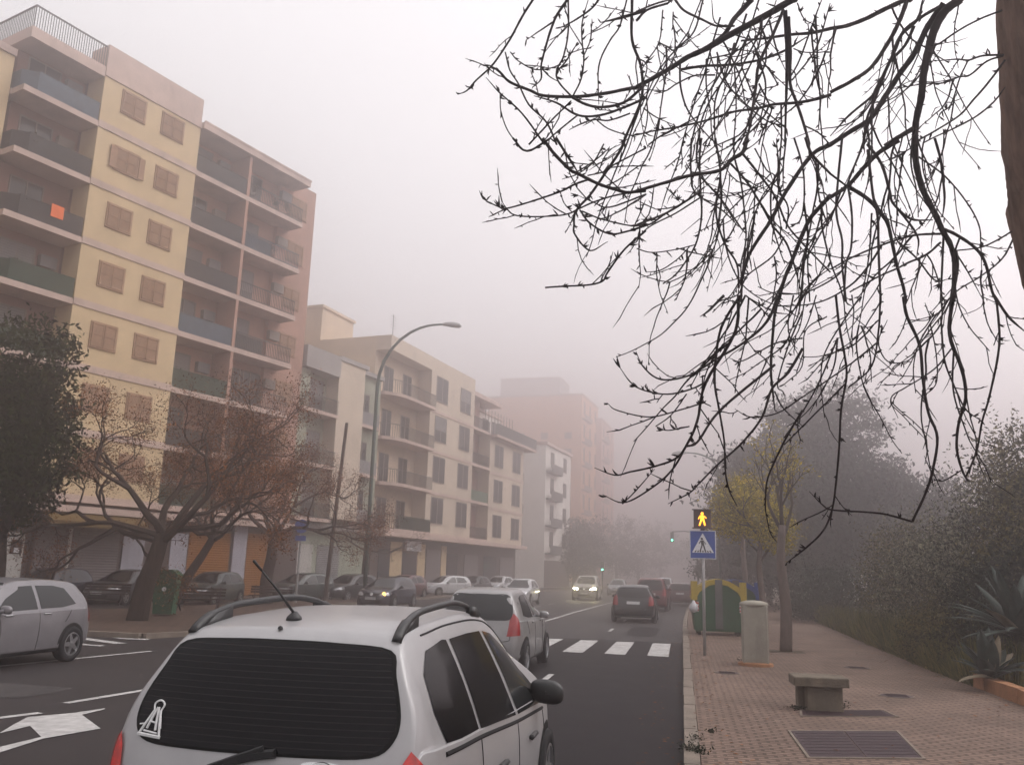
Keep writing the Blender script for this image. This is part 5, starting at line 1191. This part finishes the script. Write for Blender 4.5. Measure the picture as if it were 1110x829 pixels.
# ------------------------------------------------------------ the near tree: trunk at the right, hanging branches
CR = {'A':(490,0,5.281),'B':(690,0,5.281),'C':(900,0,5.281),'D':(490,150,4.686),'E':(690,150,4.686),'F':(900,150,4.686),'G':(640,320,3.452),'H':(850,320,2.592)}
TR = """
C 9 6 740,0 660,60 600,160 560,300 535,420 520,560 490,700 485,829;F 0 0 430,0
F 6.5 4.5 430,0 435,120 470,260 540,400 570,470 610,540 630,620 630,700 625,829
H 4 2 475,0 465,110 500,210 510,290 490,360 485,430 500,490 515,520
B 7 4 890,0 740,90 520,210 400,280 290,330 180,400 0,500
A 3.6 2.2 1056,500 850,540 680,555 520,548 450,520 330,470 270,410 215,375
B 5 3 660,0 560,110 500,200 400,275
C 5 3.5 430,0 300,60 200,110 90,150 0,165
B 3.5 2 1109,165 1000,190 880,200 740,220 600,235
C 4.5 3.5 440,0 400,110 340,230 240,380 130,460 0,530
B 3.5 1.5 1109,545 1000,575 900,590 780,600 680,625 560,640 400,690 250,725 100,750 0,770
C 6 4.5 650,20 560,150 480,310 400,420 310,560 230,680 120,750 0,829
E 4.5 3 984,33 890,85 760,270 680,420 600,540 560,620 530,740
C 3 2.5 620,40 520,100 420,180 370,290 310,420 250,540 240,640 200,760 190,829
C 3 1.8 480,150 430,260 340,360 290,480 230,560 110,660 0,780
C 3 2 530,0 500,110 400,210 350,330 300,440 260,560 210,680 190,820
C 1.7 1.5 985,60 880,100 760,160 640,240 600,260
C 2 1.2 990,315 870,320 790,345 720,340 580,352
C 1.8 1.2 990,320 900,350 800,430 740,440 650,475 540,480 370,510
C 2 1.5 1000,345 900,480 830,560 740,660 600,750 510,800
C 1.8 1.2 1000,500 930,590 830,670 700,740 620,775 530,820
C 1.4 1.1 790,345 745,440 690,600 630,650 600,740
C 5 4 470,740 400,780 310,829
F 5 4 350,10 250,70 170,150 90,240 0,300
E 4.5 3.5 984,290 940,340 880,410 830,520 790,620 750,720 720,829
G 2.8 2 703,20 690,70 680,180 675,280 680,340 690,430
F 4 3 90,245 180,300 240,360 290,430 310,510 340,650 370,750 385,829
H 3 2.2 335,5 345,60 380,140 390,240 405,330 430,400 415,500 395,560 360,635
H 2 1 360,635 270,612 140,603 110,590 70,550
H 2.2 1.5 145,0 155,90 170,170 175,230 160,320 155,420 145,530 135,600 110,660 60,710 8,750
H 2 1.2 270,0 265,100 245,200 180,260
F 2.5 2 530,0 560,110 570,190 580,300 570,400
F 1.6 1 450,95 580,190 690,320 755,440 765,550 770,700
F 3 2.2 570,460 640,490 740,560 790,640 820,770 845,829
H 2.2 1.6 597,18 605,120 595,200 575,290 555,360 540,440 510,510
H 2.5 2.2 590,0 630,60 674,100
F 2.2 1.4 560,485 440,490 340,515 240,550 120,600 0,665
F 2.2 1.3 560,530 490,590 400,630 340,660 230,710 100,780
F 1.6 1.2 960,450 850,515 760,555 640,570
F 1.6 1.2 950,460 900,570 850,635 750,710 650,770 590,829
F 2.8 2 190,30 260,130 300,260 320,330 410,410 520,415
F 2 1.6 320,330 440,490 440,600
F 1.8 1.3 350,530 440,610 530,720 600,715
F 2.2 1.8 60,0 40,200 30,380 60,520 60,640 80,829
F 2 1.6 90,245 110,400 105,560 80,640 70,829
F 2.5 2 190,60 215,280 240,400 245,560 250,700 255,829
F 1.6 1.1 210,380 200,560 180,700 150,829
F 1.8 1.3 60,250 0,420
F 1.5 1 630,570 700,680 780,829
F 2.2 1.6 575,500 560,829
F 1.3 1 410,50 340,90 270,120
F 1.5 1.1 490,590 520,640 560,760 570,829
D 2 2 310,0 380,65 500,0
D 3 2.8 460,0 520,80 600,160 640,180 740,230 830,260 900,275 984,258
E 3.2 4.5 0,268 150,225 270,190 420,165 480,110 540,70 560,0
D 2.5 2 530,0 600,110 640,175
D 1.2 2 160,310 230,345 280,355 420,315 550,270 620,235 690,210
D 1.2 1.6 255,325 280,360 320,390 420,398 540,392 600,380 640,360 730,320 850,285 984,270
D 2.8 1.3 880,0 850,70 770,190 700,290 630,370 620,440 625,490 700,570 790,525
D 1.8 1.6 650,365 700,430 800,485 900,470 984,440
E 1.8 2 0,440 150,380 280,300 330,260
D 1 1.6 640,290 720,325 800,350 984,285
D 1.3 1.5 660,370 760,410 920,445 984,430
D 1.6 1.8 475,758 560,752 690,745 765,725 790,680 880,560 984,470
D 1.2 1.4 560,208 640,180 720,120 770,30
D 1 1 550,275 570,330 610,375
D 1.2 1.5 690,190 770,170 830,130 984,50
A 2.2 1.2 470,-10 400,100 330,230 235,370 140,460 85,520 38,540
A 2.6 1.3 660,0 600,90 570,160 530,290 510,380 510,450 475,495
A 1.6 1 575,130 500,180 425,230
A 1.6 1.6 665,0 665,180 640,320 600,400 610,470 690,560
A 1.6 1.4 720,245 660,340 610,400
A 2 1.3 840,0 800,50 700,120 610,165
A 1.4 1.4 780,0 745,130 745,250 755,330 740,450 690,555
A 1.1 1.2 800,180 790,240 750,330
A 1.4 1.4 1000,0 960,150 900,240 840,380 840,600
A 3.6 2 1109,60 960,105 850,130
A 3.2 2.6 1030,0 1030,230 1080,380 1085,560 1000,770 980,829
A 1.1 1.2 335,300 380,350 480,400 600,380 640,330
A 1.2 1.8 305,300 330,400 380,480 440,600 540,700 600,829
A 1.1 1.8 195,445 270,530 400,650 530,829
A 1 1.1 275,540 280,640 320,750 380,829
A 2.4 2.6 690,560 770,600 860,615 980,590 1080,510 1109,480
A 1.6 2.4 470,550 600,590 720,660 850,660 1000,610 1109,560
A 1.6 1.4 440,829 560,700 680,580
A 1.5 1.3 720,660 620,740 540,810
A 1.3 1.5 670,745 740,710 820,685 900,690 1020,650
A 1.2 1.1 520,400 560,440 610,470
A 1.2 1 830,690 900,740 1020,775 1109,765
B 1.6 1.1 380,0 330,180 230,280 130,400 60,540 0,660
B 3 2 840,60 780,200 700,370 680,520 660,640 640,760 610,829
B 4.4 1.8 850,60 860,250 860,450 855,600 850,829
B 3.4 2.6 870,100 880,300 880,480 920,600 960,720 990,829
B 2 1.6 630,80 560,280 480,420 370,620 310,829
B 2 1.4 560,250 520,400 450,580 450,829
B 1.8 1.4 640,200 540,400 430,560 370,700 360,829
B 1.8 1.2 760,120 800,280 850,400
B 1.6 1.3 700,480 760,600 770,640 720,760 700,829
B 1.5 1.2 560,380 570,600 555,829
B 1.3 1 730,360 790,450 800,490 740,505
B 1.8 1.4 1060,0 1000,160 930,350 880,440
B 1.8 1.4 1109,20 1040,250 980,350 890,460
B 1.2 1 920,20 960,110 1040,150
B 1.1 .9 900,280 960,300 1060,300 1109,280
B 1.1 .9 990,300 1020,380 1000,480 950,555
B 2.4 2 250,400 380,380 560,370 720,340 850,290 980,210
B 2.2 1.8 220,0 270,60 370,110 460,150 560,150
B 2.4 2 0,120 60,60 180,20
B 1.8 1.5 0,70 90,30 190,0
B 1.2 1 210,70 210,150 240,210
B 1.6 1.3 120,240 180,270 220,285 300,180
B 1.6 1.1 450,430 330,435 230,480 170,520 100,540
B 1.3 1 40,620 110,670 220,720
B 1.4 1.2 70,829 170,760 330,690
B 1.5 1.2 700,0 640,200 600,350 640,480 700,600 860,740
B 1.5 1.2 460,300 520,480 650,620 760,700 850,720
B 1.4 1.1 960,720 1040,760 1109,829
B 1.4 1 0,330 60,380 20,520
B 1.3 1 150,60 130,240 60,350 20,420
B 1.8 1.3 720,100 700,260 600,480 520,640 440,760 380,829
B 1.6 1.2 480,100 420,300 390,420 340,560 280,760 260,829
B 1.6 1.3 800,0 770,90 700,200 560,300 400,340
B 1.3 1 430,0 450,130 560,150
B 1.2 1 370,0 300,180 290,250 220,285
E 1.4 1 240,0 210,120 150,280 120,380
E 1.8 1.5 280,0 275,130 285,250 325,300
E 2 1.3 330,0 320,100 325,260 330,400 300,540 240,640 190,700 135,738
E 1.9 1.7 400,0 420,120 425,200 405,330 410,420 450,540 510,640 520,760
E 1.8 1.2 490,0 500,110 530,220 550,400 555,520 530,640 525,780 420,829
E 2 1.7 480,130 560,220 640,350 690,440 760,530 800,640 830,750
E 2.2 1.4 540,80 620,180 700,290 760,430 830,520 984,680
E 1.6 1.4 710,0 720,120 720,250 770,350 760,460
E 1.6 1.2 760,0 745,150 745,260
E 1.8 1.2 800,0 835,110 850,200 850,330 830,420 790,440
E 3.0 2 860,0 890,80 984,180
F 2 1.6 0,180 80,240
E 1.8 1.4 330,200 430,310 520,440 550,480
E 1.4 1.2 340,310 440,370 520,450
E 2 1.5 325,270 250,320 150,380 80,430 0,460
E 1.5 1.2 340,290 200,380 80,440 0,505
E 1.3 1 530,310 440,410 400,540 360,600 250,690 150,738
E 1.1 1 0,560 80,580 200,565 300,540
E 1.2 1 50,680 120,670 200,620 270,550
E 1.5 1.2 750,500 690,600 570,690 540,740
E 1.4 1.2 700,600 710,700 690,829
E 2 1.6 850,330 870,500 850,640 830,829
E 1.6 1.3 910,100 920,250 940,350 970,440
E 1.6 1.2 940,380 900,520 870,600 880,829
E 1.3 1 600,50 660,160 700,200 620,330 560,560
E 1.3 1 640,300 580,430 560,560
E 2.3 2 555,560 540,680 530,829
E 1.1 .9 800,829 900,720 984,660
E 1 .9 490,290 540,300 580,260 640,240
E .9 .8 170,260 200,300 220,325
E .9 .8 10,350 40,400 100,430
E .9 .8 225,490 320,410
G 2.6 1.4 500,0 440,60 410,80
G 2.5 1.2 560,0 490,120 470,230 465,330 480,420 500,540 505,660 520,730 550,790
G 3 1.1 555,0 540,140 430,330 400,470 360,560 320,610 240,640 150,660 90,672 15,645
G 2 1 360,560 300,660 200,740 120,775 45,745
G 1.2 1 120,780 180,720 240,650
G 2.8 1.1 703,0 660,100 570,180 470,240 370,300 265,315 200,270 170,210
G 1.1 1.6 110,270 150,325 200,355 290,370 380,350 440,320
G 1 1.4 65,405 100,430 220,455 330,430 430,400
G 1 1.2 245,490 300,450 360,370
G 1 1.2 250,493 290,505 370,490
G 2.5 2 690,260 530,390 460,460 400,550 360,565
G 2.6 1.2 794,200 740,290 680,350 640,460 560,560 480,630 410,700 370,740 290,780
G 1.3 1 420,300 420,390 450,415
G 1.6 1 794,160 690,180 570,245 520,235
G 1 1.4 540,425 600,455 700,440 794,380
G 1.4 1.3 690,360 720,420 794,490
G 2 1.2 794,430 740,520 690,620 660,700 655,790 660,829
G 1.3 1 580,0 640,50 680,100
G 1.3 1 460,230 430,300 420,360
G 1.2 .9 530,60 500,180 520,290
G 1.6 1 794,60 740,190 700,330 720,360
G 1.5 1 760,0 740,130 790,250
H 1.6 1.2 150,120 100,240 50,330 0,400
H 1.5 1.1 170,250 80,340 0,420
H 1.6 1.1 265,130 190,190 90,260 0,320
H 1.2 .9 60,0 40,100 0,140
H 1.2 .9 90,0 60,90 0,180
H 1.2 .9 120,60 60,100 50,200 0,250
H 1.3 .9 190,0 195,60 180,170
H .9 1.2 210,85 240,90 265,70
H 1.2 1 290,70 265,130 290,185 345,185 380,150
H 1.4 1 470,150 430,200 390,230 340,260 300,290 320,345
H 1.6 1.2 380,150 440,80 440,0
H 1.2 .9 410,80 425,150 430,230 415,265 375,290
H 1.8 1.3 440,60 450,180 480,260 510,320 550,350
H 1.2 .8 500,490 450,520 420,520
H 1.3 1 500,210 520,330 540,420 520,500
H 1 .8 350,70 400,70 430,50
"""
RW = Vector((0,0,0))
base_p = atD(1135,262,4.6)
NT = thing('tree', 'near bare tree with rough trunk at the right edge and long hanging twigs overhead', 'tree', (base_p.x+.45,base_p.y,0.0))
# trunk
tb = MB(); pts = []
for (px,py,hw) in ((1100+58,-260,50),(1146,-120,53),(1143,0,55),(1147,80,55),(1151,150,56),(1158,200,57),(1168,262,59)):
    pts.append((atD(px,py,4.6),hw*4.6/FPX))
bt = Vector((pts[-1][0].x+.38,pts[-1][0].y,0)); full = [(bt,.36),(bt.lerp(pts[-1][0],.15),.31),(bt.lerp(pts[-1][0],.5)+Vector((.05,0,0)),.29)]+pts[::-1]
org = Vector(NT.location)
Pp = [p-org for p,r in full]; Rr = [r for p,r in full]
sm = cr([tuple(p)+(r,) for p,r in zip(Pp,Rr)],10)
seg = 110; sm = cr(sm,3); n = len(sm); vs = []
for i, q in enumerate(sm):
    for k in range(seg):
        a = 2*math.pi*k/seg; rr_ = q[3]*(1+.05*noise.noise(Vector((math.cos(a)*3.5,math.sin(a)*3.5,q[2]*1.2)))-.11*abs(noise.noise(Vector((math.cos(a)*8,math.sin(a)*8,q[2]*1.6))))**.6-.05*abs(noise.noise(Vector((math.cos(a)*22,math.sin(a)*22,q[2]*5))))+.05)
        vs.append((q[0]+math.cos(a)*rr_,q[1]+math.sin(a)*rr_,q[2]))
tb.add(vs, [(i*seg+k,i*seg+(k+1)%seg,(i+1)*seg+(k+1)%seg,(i+1)*seg+k) for i in range(n-1) for k in range(seg)])
tb.build('trunk', M['trunkbark'], NT, True)
# branches
lines = []
for ln in TR.strip().splitlines():
    ln = ln.split(';')[0]; q = ln.split(); ox, oy, sc = CR[q[0]]; w0, w1 = float(q[1]), float(q[2])
    P = [(ox+float(a.split(',')[0])/sc, oy+float(a.split(',')[1])/sc) for a in q[3:]]
    if len(P) > 1: lines.append((w0,w1,P))
ends = [l[2][0] for l in lines]+[l[2][-1] for l in lines]
done = []    # (px,py,depth)
rng = random.Random(12); built = []
def near(p, lim):
    best = None
    for (x,y,dp) in done:
        dd = (x-p[0])**2+(y-p[1])**2
        if dd < lim*lim and (best is None or dd < best[0]): best = (dd,dp)
    return best
tw = MB(); big = []
for (w0,w1,P) in lines:
    if w1 > w0*1.15: P = P[::-1]; w0, w1 = w1, w0
    n0 = near(P[0],9); n1 = near(P[-1],7)
    if n0 is None and n1 is not None and n1[0] < 30: P2_ = P[::-1]; P = P2_; w0, w1 = w1, w0; n0 = n1
    xx, yy = P[0]
    fld = 4.1+.9*noise.noise(Vector((xx*.006,yy*.006,3.3)))
    d0 = n0[1] if n0 else fld; drift = rng.uniform(-.5,.5)*min(1,len(P)/6)
    s_ = cr(P, 5); nn_ = len(s_)
    P3 = []; Rs = []; ph = rng.uniform(0,9)
    for i, q in enumerate(s_):
        f_ = i/(nn_-1); dp = d0+drift*f_+.05*math.sin(ph+f_*9)*f_
        wob = .2*noise.noise(Vector((q[0]*.09,q[1]*.09,ph))); p = atD(q[0]+wob,q[1]+wob*.7,dp)
        P3.append(p-org); Rs.append(max(.0012,(w0+(w1-w0)*f_)*.5*dp/FPX*(1.1 if w0 > 3 else 1.28))*(1+.12*math.sin(i*2.1+ph)*.5)); done.append((q[0],q[1],dp))
    e_ = P[-1]
    if sum(1 for q in ends if (q[0]-e_[0])**2+(q[1]-e_[1])**2 < 81) < 2:
        for k in range(1,min(6,nn_)): Rs[-k] *= .35+.12*k
    if w0 >= 3.4: b = MB(); b.tube(P3, Rs, 8); b.build('branch', M['twig'], NT, True)
    else: tw.tube(P3, Rs, 5)
    # buds and short spurs along the twig
    ln_ = 0
    for i in range(1, nn_):
        seg_ = P3[i]-P3[i-1]; t_ = seg_.normalized()
        if seg_.length < 1e-6: continue
        prob = .30 if w0 < 3 else .22
        if rng.random() < prob:
            a = t_.orthogonal().normalized(); an = rng.uniform(0,6.28); a = a*math.cos(an)+t_.cross(a)*math.sin(an)
            l = rng.uniform(.012,.038); r_ = .0032; m_ = rng.randint(1,3)
            for k in range(m_):
                dv = (t_*rng.uniform(.4,1.2)+a*rng.uniform(.5,1)+Vector((rng.gauss(0,.3),rng.gauss(0,.3),rng.gauss(0,.3)+.2))).normalized()
                q0 = P3[i]; q1 = q0+dv*l*.55; q2 = q1+(dv+Vector((rng.gauss(0,.25),0,rng.gauss(0,.25)+.15)))*l*.5
                tw.tube([q0,q1,q2], [r_*1.0,r_*1.25,r_*.3], 4)
        elif rng.random() < .10 and w0 < 4:   # longer side shoot
            a = t_.orthogonal().normalized(); an = rng.uniform(0,6.28); a = a*math.cos(an)+t_.cross(a)*math.sin(an)
            l = rng.uniform(.1,.28); dv = (t_+a*.7).normalized(); Q = [P3[i]]
            for k in range(4): dv = (dv+Vector((rng.gauss(0,.15),rng.gauss(0,.15),rng.gauss(0,.12)+.05))).normalized(); Q.append(Q[-1]+dv*l/4)
            tw.tube(Q, [.003,.0028,.0024,.003,.001], 4)
            for k in (1,2,3):
                dd = (dv+Vector((rng.gauss(0,.7),rng.gauss(0,.7),rng.gauss(0,.7)))).normalized()*.022; tw.tube([Q[k],Q[k]+dd*.6,Q[k]+dd], [.002,.0026,.0006], 4)
# more hanging twigs grown from the traced ones
for _ in range(165):
    x, y, dp = done[rng.randrange(len(done))]
    if not (690 < x < 1075 and y < 380): continue
    L_px = rng.uniform(50,170); ang = R(90)+rng.gauss(.2,.3); q = [(x,y)]; curl = rng.gauss(.02,.07); m_ = 9
    for k in range(m_): ang += curl+rng.gauss(0,.10); q.append((q[-1][0]+math.cos(ang)*L_px/m_, q[-1][1]+math.sin(ang)*L_px/m_))
    s_ = cr(q,3); d1 = rng.uniform(-.35,.35); w_ = rng.uniform(1.2,2.1)
    P3 = [atD(a[0],a[1],dp+d1*i/len(s_))-org for i, a in enumerate(s_)]
    tw.tube(P3, [w_*.5*dp/FPX*1.25*(1-.55*i/len(s_)) for i in range(len(s_))], 5)
    for i in range(2,len(P3)-1,3):
        t_ = (P3[i]-P3[i-1]).normalized(); a = t_.orthogonal().normalized(); an = rng.uniform(0,6.28); a = a*math.cos(an)+t_.cross(a)*math.sin(an)
        if rng.random() < .6: dv = (t_+a*.8).normalized()*rng.uniform(.012,.035); tw.tube([P3[i],P3[i]+dv*.6,P3[i]+dv], [.0026,.0032,.0008], 4)
        elif rng.random() < .35:
            dv = (t_+a*.6).normalized(); Q = [P3[i]]
            for k in range(4): dv = (dv+Vector((rng.gauss(0,.15),rng.gauss(0,.15),rng.gauss(0,.12)))).normalized(); Q.append(Q[-1]+dv*.05)
            tw.tube(Q, [.0026,.0024,.0022,.0026,.0008], 4)
tw.build('twigs', M['twig'], NT, True, fix=False)
# limbs joining the hanging branches to the trunk above the frame
b = MB()
j0 = pts[0][0]-org
for (px,py,w) in ((1040,0,9),(860,0,9),(985,0,6),(812,0,5)):
    n0 = near((px,py),14); dp = n0[1] if n0 else 4.1
    e = atD(px,py,dp)-org; m1 = atD(px+60,-120,dp+.15)-org
    q = cr([tuple(j0+Vector((0,0,-.1))),tuple(j0.lerp(m1,.55)+Vector((0,0,.35))),tuple(m1),tuple(e)],6)
    b.tube(q, [max(.016,.075-.055*i/(len(q)-1)) for i in range(len(q))], 8)
b.build('branch', M['bark'], NT, True)

# ------------------------------------------------------------ haze
hz = MB(); hz.box((-475,-55,-1.2),(475,635,50))
hm = bpy.data.materials.new('haze'); hm.use_nodes = True; nt = hm.node_tree; nt.nodes.clear()
out = nt.nodes.new('ShaderNodeOutputMaterial'); pv = nt.nodes.new('ShaderNodeVolumePrincipled')
pv.inputs['Color'].default_value = (.88,.825,.83,1); pv.inputs['Density'].default_value = .0106; pv.inputs['Anisotropy'].default_value = .86
nt.links.new(pv.outputs['Volume'], out.inputs['Volume'])
o = hz.build('haze', hm); tag(o, 'grey fog lying over the whole avenue', 'fog', kind='stuff')

# ------------------------------------------------------------ sky and sun (overcast)
w = bpy.data.worlds.new('World'); scene.world = w; w.use_nodes = True; nt = w.node_tree; N = nt.nodes; Lk = nt.links
bg = N['Background']; sk = N.new('ShaderNodeTexSky'); sk.sky_type = 'NISHITA'; sk.sun_disc = False
SE, SA = R(48), R(75)
sk.sun_elevation = SE; sk.sun_rotation = SA; sk.dust_density = 4; sk.air_density = 1; sk.ozone_density = 1
hs = N.new('ShaderNodeHueSaturation'); hs.inputs['Saturation'].default_value = .12
Lk.new(sk.outputs['Color'], hs.inputs['Color']); # a thin even cloud layer over the clear sky, brighter towards the zenith like any overcast
tcw = N.new('ShaderNodeTexCoord'); sp = N.new('ShaderNodeSeparateXYZ'); Lk.new(tcw.outputs['Generated'], sp.inputs[0])
mrw = N.new('ShaderNodeMapRange'); mrw.inputs['From Min'].default_value = 0; mrw.inputs['From Max'].default_value = 1; mrw.inputs['To Min'].default_value = 1.7; mrw.inputs['To Max'].default_value = 5.4; Lk.new(sp.outputs['Z'], mrw.inputs['Value'])
clo = N.new('ShaderNodeVectorMath'); clo.operation = 'SCALE'; clo.inputs[0].default_value = (1.0,.985,.99); Lk.new(mrw.outputs[0], clo.inputs['Scale'])
adw = N.new('ShaderNodeVectorMath'); adw.operation = 'ADD'; Lk.new(hs.outputs['Color'], adw.inputs[0]); Lk.new(clo.outputs[0], adw.inputs[1])
Lk.new(adw.outputs[0], bg.inputs['Color']); bg.inputs['Strength'].default_value = .15
sd = bpy.data.lights.new('sun', 'SUN'); sd.energy = .5; sd.angle = R(35); sd.color = (1,.96,.93); so = bpy.data.objects.new('sun', sd); COL.objects.link(so)
sdir = Vector((math.sin(SA)*math.cos(SE),math.cos(SA)*math.cos(SE),math.sin(SE))); so.rotation_euler = sdir.to_track_quat('Z','Y').to_euler()

# ------------------------------------------------------------ camera
cam = bpy.data.cameras.new('camera'); cam.sensor_width = 36; cam.lens = FPX/1110*36; cam.clip_end = 2000; cam.clip_start = .05
co = bpy.data.objects.new('camera', cam); COL.objects.link(co); scene.camera = co
mw = Matrix.Identity(4)
for i, v in enumerate((cR,cU,-cF)):
    for j in range(3): mw[j][i] = v[j]
mw.translation = O; co.matrix_world = mw

vs_ = scene.view_settings; vs_.view_transform = 'Standard'; vs_.look = 'None'; vs_.gamma = 1; vs_.exposure = 0.2
scene.display_settings.display_device = 'sRGB'; vs_.use_curve_mapping = False
cy = scene.cycles; cy.use_denoising = True; cy.volume_bounces = 3; cy.max_bounces = 8; cy.diffuse_bounces = 3; cy.glossy_bounces = 3
try: cy.denoiser = 'OPENIMAGEDENOISE'
except Exception: pass
